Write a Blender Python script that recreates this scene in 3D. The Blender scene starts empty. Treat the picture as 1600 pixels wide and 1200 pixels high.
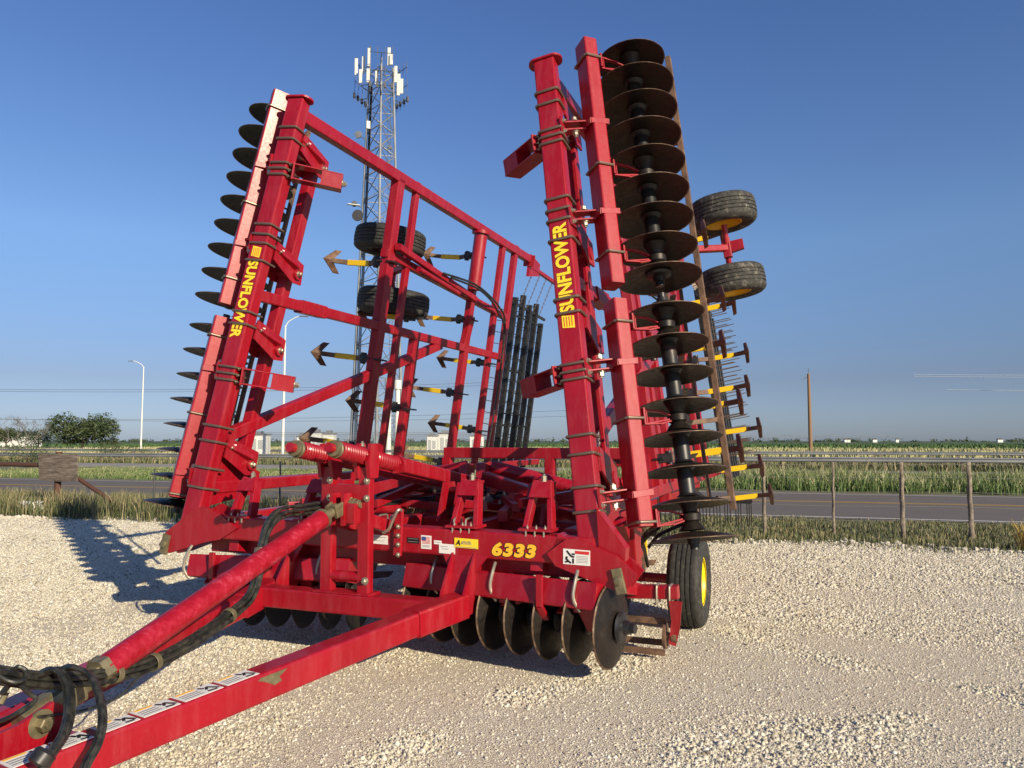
import bpy, math, random
import numpy as np
from mathutils import Vector, Matrix
random.seed(7); rng = np.random.default_rng(7)
sc = bpy.context.scene
COL = sc.collection
V = lambda *a: np.array(a, float)
def nrm(v): v = np.asarray(v, float); return v/np.linalg.norm(v)

# ------------------------------------------------------------------ camera model (used to measure, then to place)
F = 1200.; TH = math.radians(21.7); X0, Y0 = -1.10, 6.30; H = 1.7; P = math.atan(89/F)
cT, sT = math.cos(TH), math.sin(TH)
def toM(p):
    x, y = p[0]-X0, p[1]-Y0
    return V(x*cT-y*sT, x*sT+y*cT, p[2])
CAM = toM((0, 0, H))
def wray(px, py):
    a = (px-800)/F; b = (600-py)/F; c, s = math.cos(P), math.sin(P)
    return V(a, c-b*s, s+b*c)
def mray(px, py):
    d = wray(px, py); return V(d[0]*cT-d[1]*sT, d[0]*sT+d[1]*cT, d[2])
def onY(px, py, Y=0.): d = mray(px, py); return CAM+d*(Y-CAM[1])/d[1]
def onX(px, py, X=0.): d = mray(px, py); return CAM+d*(X-CAM[0])/d[0]
def onZ(px, py, Z=0.): d = mray(px, py); return CAM+d*(Z-CAM[2])/d[2]
def atD(px, depth, z=0.):
    """world point at a pixel column and a ground distance"""
    return V((px-800)/F*depth, depth, z)
def hgt(py, depth): return H+math.tan(math.atan((600-py)/F)+P)*depth

# ------------------------------------------------------------------ materials
def mat(name, base=(.5, .5, .5), rough=.5, metal=0., build=None, spec=None, coat=0.):
    m = bpy.data.materials.new(name); m.use_nodes = True
    nt = m.node_tree; b = nt.nodes['Principled BSDF']
    b.inputs['Base Color'].default_value = (*base, 1); b.inputs['Roughness'].default_value = rough
    b.inputs['Metallic'].default_value = metal
    if spec is not None: b.inputs['Specular IOR Level'].default_value = spec
    if coat: b.inputs['Coat Weight'].default_value = coat; b.inputs['Coat Roughness'].default_value = .12
    if build: build(nt, b)
    return m
def N(nt, t, **kw):
    n = nt.nodes.new(t)
    for k, v in kw.items():
        if k in n.inputs: n.inputs[k].default_value = v
        else: setattr(n, k, v)
    return n
def noise(nt, scale, detail=4, rough=.55, coord='Object', vec=None):
    tc = N(nt, 'ShaderNodeTexCoord'); n = N(nt, 'ShaderNodeTexNoise', Scale=scale, Detail=detail, Roughness=rough)
    nt.links.new(vec if vec is not None else tc.outputs[coord], n.inputs['Vector']); return n.outputs['Fac']
def ramp(nt, fac, stops):
    r = N(nt, 'ShaderNodeValToRGB'); e = r.color_ramp.elements
    while len(e) < len(stops): e.new(.5)
    for i, (p, c) in enumerate(stops): e[i].position = p; e[i].color = (*c, 1) if len(c) == 3 else c
    nt.links.new(fac, r.inputs['Fac']); return r.outputs['Color']
def mix(nt, f, a, b, mode='MIX'):
    m = N(nt, 'ShaderNodeMix', data_type='RGBA', blend_type=mode)
    for s, v in ((0, f), (6, a), (7, b)):
        if hasattr(v, 'links'): nt.links.new(v, m.inputs[s])
        else: m.inputs[s].default_value = v if s == 0 else ((*v, 1) if len(v) == 3 else v)
    return m.outputs[2]
def bump(nt, b, hgt_, strength=.3, dist=.01):
    n = N(nt, 'ShaderNodeBump', Strength=strength, Distance=dist)
    nt.links.new(hgt_, n.inputs['Height']); nt.links.new(n.outputs['Normal'], b.inputs['Normal'])
def L(nt, a, b): nt.links.new(a, b)

def _red(nt, b):
    big = noise(nt, 2.3, 5); fine = noise(nt, 38, 6, .7)
    c = ramp(nt, big, [(.3, (.25, .0018, .009)), (.7, (.32, .0025, .012))])
    tc = N(nt, 'ShaderNodeTexCoord'); mp = N(nt, 'ShaderNodeMapping'); mp.inputs['Scale'].default_value = (9, 9, 1.2); L(nt, tc.outputs['Object'], mp.inputs[0])
    streak = noise(nt, 1.6, 6, .7, vec=mp.outputs[0])
    c = mix(nt, ramp(nt, streak, [(.46, (0, 0, 0)), (.75, (.55,)*3)]), c, (.34, .045, .055))
    dust = ramp(nt, fine, [(.56, (0, 0, 0)), (.78, (1, 1, 1))])
    d2 = N(nt, 'ShaderNodeMath', operation='MULTIPLY'); L(nt, dust, d2.inputs[0]); d2.inputs[1].default_value = .10
    L(nt, mix(nt, d2.outputs[0], c, (.40, .16, .13)), b.inputs['Base Color'])
    r = N(nt, 'ShaderNodeMapRange'); L(nt, fine, r.inputs[0]); r.inputs[3].default_value = .26; r.inputs[4].default_value = .52
    L(nt, r.outputs[0], b.inputs['Roughness'])
    bump(nt, b, noise(nt, 9, 3), .12, .01)
RED = mat('red_paint', build=_red, coat=.15)
REDG = mat('gang_red_paint', build=_red, spec=.40, coat=.06)
def _redold(nt, b):
    v = N(nt, 'ShaderNodeTexVoronoi', Scale=30.); tc = N(nt, 'ShaderNodeTexCoord'); L(nt, tc.outputs['Object'], v.inputs['Vector'])
    n2 = noise(nt, 11, 8, .8)
    c = ramp(nt, n2, [(.42, (.26, .002, .010)), (.55, (.32, .008, .022)), (.64, (.40, .045, .075)), (.74, (.44, .10, .12))])
    L(nt, c, b.inputs['Base Color']); bump(nt, b, v.outputs['Distance'], .25, .01)
REDW = mat('worn_red_paint', build=_redold, rough=.42)
def _steel(nt, b):
    n = noise(nt, 7, 6, .65)
    L(nt, ramp(nt, n, [(.35, (.010, .008, .0075)), (.6, (.024, .017, .013)), (.8, (.065, .038, .024))]), b.inputs['Base Color'])
    L(nt, ramp(nt, noise(nt, 30, 5), [(.3, (.35,)*3), (.7, (.6,)*3)]), b.inputs['Roughness'])
BLADE = mat('disc_steel', metal=.35, build=_steel)
def _rust(nt, b):
    n = noise(nt, 11, 6, .7)
    L(nt, ramp(nt, n, [(.35, (.06, .035, .022)), (.55, (.14, .075, .045)), (.75, (.23, .14, .08))]), b.inputs['Base Color'])
RUST = mat('rusty_bar_steel', rough=.7, build=_rust)
def _edge(nt, b):
    n = noise(nt, 16, 6, .7)
    L(nt, ramp(nt, n, [(.35, (.05, .03, .02)), (.55, (.15, .09, .055)), (.75, (.3, .24, .18))]), b.inputs['Base Color'])
EDGE = mat('worn_blade_edge', rough=.5, metal=.4, build=_edge)
def _blk(nt, b):
    L(nt, ramp(nt, noise(nt, 12, 5), [(.4, (.010, .010, .012)), (.75, (.035, .032, .03))]), b.inputs['Base Color'])
BLACK = mat('black_paint', rough=.38, build=_blk)
def _spool(nt, b):
    n = noise(nt, 5, 6, .7)
    L(nt, ramp(nt, n, [(.55, (.012, .012, .013)), (.66, (.03, .022, .02)), (.72, (.26, .07, .025))]), b.inputs['Base Color'])
SPOOL = mat('spool_black_with_rust', rough=.42, build=_spool)
ZINC = mat('zinc_steel', (.42, .38, .30), .38, .75)
UB = mat('dull_bolt_steel', (.23, .17, .13), .42, .7)
def _olive(nt, b):
    L(nt, ramp(nt, noise(nt, 16, 5), [(.35, (.13, .115, .065)), (.7, (.26, .22, .13))]), b.inputs['Base Color'])
CAST = mat('cast_olive_steel', rough=.45, metal=.45, build=_olive)
def _hose(nt, b):
    L(nt, ramp(nt, noise(nt, 25, 5), [(.4, (.011, .012, .011)), (.8, (.06, .058, .045))]), b.inputs['Base Color'])
HOSE = mat('hose_rubber', rough=.36, build=_hose)
def _tyre(nt, b):
    n = noise(nt, 22, 8, .75)
    L(nt, ramp(nt, n, [(.42, (.016, .016, .016)), (.60, (.04, .038, .033)), (.74, (.22, .20, .16))]), b.inputs['Base Color'])
    bump(nt, b, noise(nt, 60, 5), .4, .004)
TYRE = mat('tyre_rubber', rough=.75, build=_tyre)
def _tyred(nt, b):
    n = noise(nt, 18, 8, .75)
    L(nt, ramp(nt, n, [(.38, (.018, .018, .017)), (.54, (.045, .043, .038)), (.68, (.22, .20, .165))]), b.inputs['Base Color'])
TYREM = mat('dusty_tyre_rubber', rough=.85, build=_tyred)
YEL = mat('yellow_paint', (.78, .50, .01), .4)
YEL2 = mat('bright_yellow_rim', (.80, .66, .01), .4)
DECY = mat('yellow_decal', (.85, .62, .03), .45)
DECO = mat('orange_yellow_decal', (.85, .46, .03), .45)
DECK = mat('black_decal', (.012, .010, .010), .5)
DECW = mat('white_decal', (.72, .71, .68), .5)
DECG = mat('grey_decal_print', (.30, .29, .28), .6)
DECR = mat('red_decal_print', (.55, .03, .03), .5)
DECB = mat('blue_decal_print', (.05, .07, .25), .5)
WHITE = mat('white_paint_far', (.62, .62, .58), .5)
def _galv(nt, b): L(nt, ramp(nt, noise(nt, .5, 4), [(.3, (.20, .21, .22)), (.7, (.34, .35, .35))]), b.inputs['Base Color'])
GALV = mat('galvanised_steel', rough=.5, metal=.5, build=_galv)
GREYD = mat('dark_grey_steel', (.07, .07, .075), .6, .2)

# ------------------------------------------------------------------ mesh builder
class MB:
    def __init__(s): s.v = []; s.f = []; s.mi = []; s.m = 0; s.sm = []
    def add(s, vs, fs, smooth=False):
        o = len(s.v); s.v.extend([tuple(map(float, p)) for p in vs])
        for f in fs: s.f.append(tuple(i+o for i in f)); s.mi.append(s.m); s.sm.append(smooth)
        return s
    def bar(s, a, b, w, h, up=(0, 0, 1), r=.012, rot=0., h2=None, w2=None):
        a = np.asarray(a, float); b = np.asarray(b, float); d = nrm(b-a)
        up = np.asarray(up, float); side = np.cross(d, up)
        if np.linalg.norm(side) < 1e-4: side = np.cross(d, V(1, 0, 0) if abs(d[0]) < .9 else V(0, 1, 0))
        side = nrm(side); up = np.cross(side, d)
        if rot:
            c, q = math.cos(rot), math.sin(rot); side, up = side*c+up*q, up*c-side*q
        r = min(r, w*.45, h*.45); rings = []
        for p, ww, hh in ((a, w, h), (b, w2 or w, h2 or h)):
            ring = []
            for cx, cy, a0 in ((1, 1, 0), (-1, 1, 90), (-1, -1, 180), (1, -1, 270)):
                for k in range(3):
                    t = math.radians(a0+k*45)
                    ring.append(p+side*(cx*(ww/2-r)+r*math.cos(t))+up*(cy*(hh/2-r)+r*math.sin(t)))
            rings.append(ring)
        n = 12; fs = [(i, (i+1) % n, n+(i+1) % n, n+i) for i in range(n)]+[tuple(range(n-1, -1, -1)), tuple(range(n, 2*n))]
        return s.add(rings[0]+rings[1], fs)
    def box(s, c, sx, sy, sz, ax=None, r=.004):
        ax = ax or (V(1, 0, 0), V(0, 1, 0), V(0, 0, 1)); c = np.asarray(c, float); ax = [nrm(q) for q in ax]
        return s.bar(c-ax[0]*sx/2, c+ax[0]*sx/2, sy, sz, ax[2], r)
    def tube(s, a, b, r, n=16, r2=None, cap=True):
        return s.lathe(a, np.asarray(b, float)-np.asarray(a, float), [(r, 0), (r2 if r2 is not None else r, float(np.linalg.norm(np.asarray(b, float)-np.asarray(a, float))))], n, cap)
    def lathe(s, o, axis, prof, n=24, cap=True):
        o = np.asarray(o, float); d = nrm(axis); e = nrm(np.cross(d, V(0, 0, 1) if abs(d[2]) < .9 else V(1, 0, 0))); g = np.cross(d, e)
        vs = []; fs = []
        for (r, h) in prof:
            for i in range(n):
                t = 2*math.pi*i/n; vs.append(o+d*h+e*(r*math.cos(t))+g*(r*math.sin(t)))
        for k in range(len(prof)-1):
            for i in range(n):
                j = (i+1) % n; fs.append((k*n+i, k*n+j, (k+1)*n+j, (k+1)*n+i))
        if cap:
            if prof[0][0] > 1e-6: fs.append(tuple(range(n-1, -1, -1)))
            if prof[-1][0] > 1e-6: fs.append(tuple(range((len(prof)-1)*n, len(prof)*n)))
        return s.add(vs, fs, n > 6)
    def path(s, pts, r, n=8, closed=False, smooth=0):
        pts = [np.asarray(p, float) for p in pts]
        if smooth: pts = spline(pts, smooth, closed)
        m = len(pts); vs = []; fs = []; e = None
        for i, p in enumerate(pts):
            if closed: d = pts[(i+1) % m]-pts[i-1]
            else: d = pts[min(i+1, m-1)]-pts[max(i-1, 0)]
            d = nrm(d)
            if e is None: e = np.cross(d, V(0, 0, 1) if abs(d[2]) < .9 else V(1, 0, 0))
            e = nrm(e-d*np.dot(e, d)); g = np.cross(d, e)
            for k in range(n):
                t = 2*math.pi*k/n; vs.append(p+e*(r*math.cos(t))+g*(r*math.sin(t)))
        for i in range(m if closed else m-1):
            for k in range(n):
                a = i*n; b = ((i+1) % m)*n; fs.append((a+k, a+(k+1) % n, b+(k+1) % n, b+k))
        if not closed: fs += [tuple(range(n-1, -1, -1)), tuple(range((m-1)*n, m*n))]
        return s.add(vs, fs, True)
    def plate(s, poly, t):
        poly = [np.asarray(p, float) for p in poly]; nn = nrm(np.cross(poly[1]-poly[0], poly[2]-poly[0]))
        n = len(poly); vs = [p-nn*t/2 for p in poly]+[p+nn*t/2 for p in poly]
        return s.add(vs, [tuple(range(n-1, -1, -1)), tuple(range(n, 2*n))]+[(i, (i+1) % n, n+(i+1) % n, n+i) for i in range(n)])
    def build(s, name, mats, parent=None, loc=None, ang=35, flat=False, **tags):
        me = bpy.data.meshes.new(name); me.from_pydata(s.v, [], s.f)
        mats = mats if isinstance(mats, (list, tuple)) else [mats]
        for m in mats: me.materials.append(m)
        if len(mats) > 1: me.polygons.foreach_set('material_index', s.mi)
        if not flat:
            me.set_sharp_from_angle(angle=math.radians(ang)); me.polygons.foreach_set('use_smooth', s.sm if len(s.sm) == len(s.f) else [True]*len(s.f))
        me.update()
        return place(name, me, parent, loc, **tags)
def place(name, me, parent=None, loc=None, matrix=None, **tags):
    o = bpy.data.objects.new(name, me); COL.objects.link(o)
    if parent is not None: o.parent = parent
    if matrix is not None: o.matrix_basis = matrix
    if loc is not None: o.location = Vector([float(q) for q in loc])
    for k, v in tags.items(): o[k] = v
    return o
def spline(P_, k, closed=False):
    out = []; m = len(P_)
    for i in range(m if closed else m-1):
        if closed: p0, p1, p2, p3 = P_[i-1], P_[i], P_[(i+1) % m], P_[(i+2) % m]
        else: p0, p1, p2, p3 = P_[max(i-1, 0)], P_[i], P_[i+1], P_[min(i+2, m-1)]
        for j in range(k):
            t = j/k; out.append(.5*((2*p1)+(-p0+p2)*t+(2*p0-5*p1+4*p2-p3)*t*t+(-p0+3*p1-3*p2+p3)*t**3))
    if not closed: out.append(P_[-1])
    return out
def empty(name, loc=(0, 0, 0), rz=0, parent=None, **tags):
    o = bpy.data.objects.new(name, None); COL.objects.link(o); o.location = Vector([float(q) for q in loc]); o.rotation_euler = (0, 0, rz)
    if parent is not None: o.parent = parent
    o.empty_display_size = .2
    for k, v in tags.items(): o[k] = v
    return o
def frameM(o, x, y, z):
    m = Matrix.Identity(4)
    for i, a in enumerate((x, y, z)):
        for j in range(3): m[j][i] = float(a[j])
    for j in range(3): m[j][3] = float(o[j])
    return m
def text_mesh(txt, size, offset, sx=1., shear=0., spacing=1.):
    cu = bpy.data.curves.new('lettering', 'FONT'); cu.body = txt; cu.size = size; cu.offset = offset; cu.shear = shear
    cu.space_character = spacing; cu.resolution_u = 3; cu.extrude = .0006
    ob = bpy.data.objects.new('lettering', cu); COL.objects.link(ob)
    bpy.context.view_layer.update()
    me = bpy.data.meshes.new_from_object(ob.evaluated_get(bpy.context.evaluated_depsgraph_get()))
    bpy.data.objects.remove(ob)
    co = np.array([v.co[:] for v in me.vertices]); co[:, 0] *= sx
    c = (co.min(0)+co.max(0))/2; co -= c
    return co, [tuple(p.vertices) for p in me.polygons]
def lettering(name, txt, o, xd, yd, size, parent, mats, sx=1., bold=.012, outline=.02, shear=0., spacing=1., **tags):
    """flat lettering lying on a real surface: o centre, xd reading direction, yd up of letters"""
    xd = nrm(xd); zd = nrm(np.cross(xd, yd)); yd = np.cross(zd, xd); mb = MB()
    for k, (off, lift) in enumerate(((bold+outline, .0015), (bold, .0032))):
        if k == 0 and not outline: continue
        co, fs = text_mesh(txt, size, off*size, sx, shear, spacing); mb.m = k
        mb.add([o+xd*p[0]+yd*p[1]+zd*(p[2]+lift) for p in co], fs)
    return mb.build(name, mats, parent, flat=True, **tags)

# ================================================================== THE MACHINE
root = empty('tillage_implement', (X0, Y0, 0), -TH,
             label='large red folding disc and sweep tillage implement with raised wings parked on the gravel', category='farm implement')
U_Y = V(0, 1, 0)
BASE = {-1: V(-1.89, 0, 1.06), 1: V(1.81, 0, .96)}
be = math.radians(8)
def W(sg, u, v, n):
    return BASE[sg]+V(-sg*math.sin(be), 0, math.cos(be))*u+U_Y*v+V(sg*math.cos(be), 0, math.sin(be))*n
def ubolt(name, p, d, a, c, wa, hc, parent, r=.011, m=UB):
    """U bolt round the front of a beam: p centre, d along beam, a across, c from back to front"""
    d, a, c = nrm(d), nrm(a), nrm(c); k = .02; wa += r*.9; hc += r*.9
    pts = [p-c*(hc+.03)-a*wa, p+c*(hc-k)-a*wa, p+c*(hc-k*.3)-a*(wa-k*.3), p+c*hc-a*(wa-k), p+c*hc+a*(wa-k), p+c*(hc-k*.3)+a*(wa-k*.3), p+c*(hc-k)+a*wa, p-c*(hc+.03)+a*wa]
    return MB().path(pts, r, 8).build(name, m, parent)
class BoltSet:
    def __init__(s): s.items = []
    def build(s, name, m, parent):
        for q in s.items: q.build(name, m, parent)
    def tube(s, a, b, r, n=8): s.items.append(MB().tube(a, b, r, n))
def bolt(mb, p, d, r=.016, h=.02):
    if isinstance(mb, BoltSet): q = MB(); mb.items.append(q); mb = q
    d = nrm(d); mb.lathe(p, d, [(r*1.5, 0), (r*1.5, .004), (r*.98, .0042)], 12); mb.lathe(p+d*.004, d, [(r, 0), (r, h), (r*.8, h+.003)], 6); mb.lathe(p+d*(h), d, [(r*.5, 0), (r*.5, .018)], 8)

# ---- prototype meshes
def blade_mesh(R):
    mb = MB(); pr = []
    for k in range(9):
        r = .05+(R-.05)*k/8; pr.append((r, -.10*(r/R)**2*R/.3*.55))
    mb.m = 0; n = 56
    top = [(r, h+.0035) for r, h in pr]; bot = [(r, h-.0035) for r, h in pr]
    mb.lathe((0, 0, 0), (0, 0, 1), top[:-1]+[(R*.965, top[-1][1]+.0035)], n, cap=False)
    mb.lathe((0, 0, 0), (0, 0, 1), bot[:-1]+[(R*.965, bot[-1][1]+.0035)], n, cap=False)
    mb.m = 1
    mb.lathe((0, 0, 0), (0, 0, 1), [(R*.965, top[-1][1]+.0035), (R, top[-1][1]-.003), (R, top[-1][1]-.006), (R*.965, bot[-1][1]+.0035)], n, cap=False)
    me = bpy.data.meshes.new('disc_blade'); me.from_pydata(mb.v, [], mb.f); me.materials.append(BLADE); me.materials.append(EDGE)
    me.polygons.foreach_set('material_index', mb.mi); me.polygons.foreach_set('use_smooth', [True]*len(mb.f)); me.set_sharp_from_angle(angle=math.radians(40))
    return me
BL = {R: blade_mesh(R) for R in (.345, .322, .30)}

def disc_gang(p0, p1, q0, q1, nb, R, hang, out, beam_w=.145, bw=None, name='disc_gang', conv=1, rot=math.pi/4, front=None, endR=None, upv=(0, 1, 0), conv2=True):
    """p0-p1 beam, q0-q1 shaft; hang: fractions with hangers; out: outward direction"""
    d = nrm(p1-p0)
    mb = MB(); bw = bw or (beam_w, beam_w); mb.bar(p0, p1, bw[0], bw[1], upv, .014, rot)
    g = mb.build('gang_beam', REDG if conv2 else RED, root)
    dq = nrm(q1-q0); sh = MB(); Lq = np.linalg.norm(q1-q0)
    sh.tube(q0-dq*.10, q1+dq*.10, .022, 12)
    for e, s_ in ((q0, -1), (q1, 1)):
        sh.lathe(e+dq*s_*.02, dq*s_, [(.11, 0), (.10, .02), (.05, .03), (.045, .07), (.035, .072), (.035, .11)], 20)
    sh.build('gang_shaft', CAST if False else BLACK, g)
    sp = Lq/(nb-1)
    for i in range(nb):
        c = q0+dq*sp*i
        e = nrm(np.cross(dq, out)); f = np.cross(dq, e)
        rr = endR if (endR and i == nb-1) else R
        a = random.random()*6.28
        x = e*math.cos(a)+f*math.sin(a); z = dq*conv; y = np.cross(z, x)
        place('disc_blade', BL[rr], g, matrix=frameM(c, x, y, z))
        if i < nb-1:
            c2 = q0+dq*sp*(i+.5); spm = MB()
            hub = any(abs(i-h) < .01 for h in hang)
            rs = .062
            if hub:
                spm.lathe(c, dq, [(.05, .01), (.10, .012), (.075, .05), (.055, .07), (.075, .085), (.08, .13), (.055, .15), (.06, .18), (.095, sp-.015), (.05, sp-.012)], 24)
                spm.build('bearing_housing', BLADE, g)
            else:
                spm.lathe(c, dq, [(.05, .01), (.085, .012), (.064, .03), (rs, .04), (rs, sp-.045), (.068, sp-.04), (.088, sp-.015), (.05, sp-.012)], 24)
                spm.build('spool', SPOOL, g)
    # hangers
    for h in hang:
        c = q0+dq*sp*(h+.42); t = np.dot(c-p0, d); b0 = p0+d*t
        o = nrm(c-b0-d*np.dot(c-b0, d)); dist = np.linalg.norm(c-b0)
        hm = MB(); w = beam_w*.72
        hm.box(b0+o*(w+.014), .13, .09, .018, (d, np.cross(o, d), o))
        for s_ in (-1, 1):
            a0 = b0+o*(w+.02)+d*.055*s_
            hm.bar(a0, b0+o*(dist*.62)+d*.05*s_*(1 if s_ > 0 else .9), .03, .014, d, .003)
            hm.bar(b0+o*(dist*.62)+d*.05*s_, c+d*.012*s_-o*.03, .03, .014, d, .003)
        hm.box(b0+o*(w+.06), .12, .012, .012, (d, np.cross(o, d), o))
        hm.bar(b0+o*(w+.05)-d*.05, c-o*.08-d*.01, .014, .014, d, .003)
        hm.build('blade_hanger', RED, g)
        a_ = nrm(np.cross(d, o))
        if conv2:
            s0 = nrm(np.cross(d, np.asarray(upv, float))); u0 = np.cross(s0, d); c_, q_ = math.cos(rot), math.sin(rot); s0, u0 = s0*c_+u0*q_, u0*c_-s0*q_
            cs = [s0*(i*(bw[0]/2+.011))+u0*(j*(bw[1]/2+.011)) for i in (-1, 1) for j in (-1, 1)]; cs.sort(key=lambda q: float(q@o)); fr_, m1, m2, bk_ = cs
            pb = b0-d*.03
            pts = [pb+m1*.25+bk_*.78, pb+m1*.9+bk_*.10, pb+m1*.98, pb+m1*.9+fr_*.08, pb+fr_*.93+m1*.07, pb+fr_*.93+m2*.07, pb+m2*.9+fr_*.08, pb+m2*.98, pb+m2*.9+bk_*.10, pb+m2*.25+bk_*.78]
            MB().path(pts, .0115, 8).build('u_bolt', UB, g)
    return g

# ---- wings -------------------------------------------------------
def wing(sg):
    S = -sg*math.sin(be), 0, math.cos(be)
    Uv = V(*S); Nv = V(sg*math.cos(be), 0, math.sin(be)); sw = .155
    A = lambda u, dv=0, n=0: W(sg, u, sw*u+dv, n)
    dA = nrm(A(1)-A(0))
    mb = MB()
    mb.bar(A(-.12), A(4.03), .185, .13, U_Y, .014)                         # front beam (w across n, h along v)
    # oval cap plate
    c = A(4.045); pts = []
    for k in range(24):
        t = 2*math.pi*k/24; x, y = math.cos(t), math.sin(t)
        pts.append(c+Nv*(.075*x)+nrm(np.cross(dA, Nv))*(.085*y)+Nv*(.075*(1 if x > 0 else -1))-U_Y*0)
    mb.plate(pts, .018)
    # top longitudinal beam
    mb.bar(W(sg, 3.9, sw*3.9+.06, 0), W(sg, 3.9, 7.15, 0), .12, .13, Uv, .012)
    mb.plate([W(sg, 3.78, 7.2, -.1), W(sg, 3.78, 7.2, .1), W(sg, 3.98, 7.2, .1), W(sg, 3.98, 7.2, -.1)], .03)
    mb.plate([W(sg, 3.60, 7.2, 0), W(sg, 4.0, 7.2, 0), W(sg, 3.92, 7.7, 0), W(sg, 3.7, 7.7, 0)], .05)
    mb.bar(W(sg, 3.80, 7.3, 0), W(sg, 3.72, 10.6, 0), .07, .07, Uv, .01)
    # middle and lower longitudinal rails
    mb.bar(W(sg, 2.05, sw*2.05+.06, 0), W(sg, 2.07, 6.6, 0), .10, .11, Uv, .012)
    mb.bar(W(sg, 2.05, 1.05, 0), W(sg, 2.05, 1.45, 0), .125, .135, Uv, .01)
    mb.bar(W(sg, .22, .1, 0), W(sg, .24, 9.0, 0), .10, .11, Uv, .012, w2=.09)
    mb.plate([W(sg, .05, .08, .0), W(sg, .62, .12, 0), W(sg, .34, .75, 0), W(sg, .13, .75, 0)], .07)
    # long diagonal
    mb.bar(W(sg, .66, .14, 0), W(sg, 2.02, 4.25, 0), .09, .12, Uv, .012)
    # lateral tubes
    for v_, u1, w_ in ((2.6, 3.88, .15), (3.05, 3.98, .095), (3.5, 2.02, .13), (5.05, 3.88, .13), (5.97, 3.88, .11), (6.5, 3.98, .12)):
        mb.bar(W(sg, .2, v_, 0), W(sg, u1, v_, 0), w_, w_*.8, Nv, .012)
    mb.plate([W(sg, .25, 2.45, -.03), W(sg, .62, 2.5, -.03), W(sg, .62, 2.95, -.03), W(sg, .38, 3.2, -.03), W(sg, .25, 3.2, -.03)], .03)
    mb.tube(W(sg, 2.95, 4.98, -.06), W(sg, 3.86, 4.98, -.06), .1, 20)
    mb.tube(W(sg, 3.80, 4.98, -.06), W(sg, 3.84, 4.98, -.06), .14, 20)
    for a_, b_ in (((2.55, 5.0), (2.05, 5.0)),):
        mb.bar(W(sg, *a_, -.06), W(sg, *b_, 0), .14, .1, Nv, .012)
    # rear (second) beam parallel to the front one
    mb.bar(A(.3, .45, .02), A(3.62, .45, .02), .11, .11, U_Y, .012)
    mb.bar(W(sg, 2.95, 2.5, 0), W(sg, 2.75, 6.45, 0), .1, .1, Uv, .012)
    mb.bar(W(sg, 3.05, 2.6, -.12), W(sg, 2.8, 4.9, -.14), .08, .08, Uv, .012)
    fr = mb.build('wing_frame', RED, root)
    # hydraulic cylinder for the gauge wheels
    cy = MB(); cy.tube(W(sg, 2.88, 3.1, -.16), W(sg, 2.78, 4.3, -.16), .035, 14); cy.build('hydraulic_cylinder', RED, fr)
    cy = MB(); cy.path([W(sg, 2.95, 3.7, -.2), W(sg, 2.98, 4.6, -.24), W(sg, 2.9, 5.3, -.22), W(sg, 2.85, 5.9, -.1), W(sg, 2.6, 6.25, -.1), W(sg, 1.5, 6.3, -.1), W(sg, .3, 6.2, -.1)], .016, 8, smooth=6)
    cy.path([W(sg, 2.93, 3.9, -.22), W(sg, 2.93, 4.7, -.26), W(sg, 2.85, 5.4, -.2), W(sg, 2.75, 5.9, -.1), W(sg, 2.5, 6.2, -.12), W(sg, 1.4, 6.25, -.12), W(sg, .3, 6.15, -.12)], .016, 8, smooth=6)
    cy.build('hydraulic_hose', HOSE, fr)
    # U bolts on the front beam
    for u in (3.72, 3.6, 3.35, 3.29, 3.23, 2.72, 2.62, 2.53, 2.36, 1.86, 1.74, 1.33, 1.27, 1.21, .78, .64, .40, .22):
        ubolt('u_bolt', A(u), dA, Nv, -nrm(np.cross(np.cross(dA, U_Y), dA)), .0925, .065, fr, .0115)
    # support arms reaching inwards off the beam
    for u in (3.29, 1.27):
        a = MB(); b0 = A(u, .03, -.10); e = W(sg, u-.02, sw*u+.30, -.5); dd = nrm(e-b0); sd = nrm(np.cross(dd, Uv))
        for s_ in (-1, 1):
            o = Uv*.07*s_
            a.bar(b0+o, e+o, .17, .012, Uv, .003)
        a.bar(b0+dd*.01, b0+dd*.025, .2, .17, Uv, .003)
        a.bar(e-dd*.2, e-dd*.0, .165, .15, Uv, .006)
        arm = a.build('support_arm', RED, root)
        h = BoltSet(); bolt(h, e, dd, .028, .03)
        for s_ in (-1, 1):
            for k in (-1, 0, 1): bolt(h, A(u+k*.06, -.03, -.10*1.0-.012), -Nv, .012, .012)
        h.build('bolt', ZINC, arm)
    # link brackets joining front and second beam
    for u in (3.62, 2.5, 1.72, .6):
        a = MB(); c0 = A(u, .07, -.04); c1 = A(u-.12, .40, -.10)
        a.plate([A(u+.09, .07, -.10), A(u-.09, .07, -.10), A(u-.26, .36, -.14), A(u-.26, .52, -.12), A(u-.05, .52, -.10), A(u+.02, .3, -.10)], .02)
        a.plate([A(u+.09, .07, .10), A(u-.09, .07, .10), A(u-.26, .36, .10), A(u-.26, .52, .10), A(u-.05, .52, .10), A(u+.02, .3, .10)], .02)
        a.bar(c0, c1, .16, .05, U_Y, .01)
        a.tube(A(u-.16, .42, -.15), A(u-.16, .42, .12), .055, 16)
        br = a.build('link_bracket', RED, root)
        h = BoltSet(); bolt(h, A(u-.16, .42, -.15), -Nv, .02, .03); bolt(h, A(u+.0, .12, -.115), -Nv, .013, .012)
        h.build('bolt', ZINC, br)
        w = MB(); w.plate([A(u+.03, .15, -.112), A(u-.03, .15, -.112), A(u-.03, .18, -.114), A(u+.03, .18, -.114)], .002); w.build('white_label', DECW, br)
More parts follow.
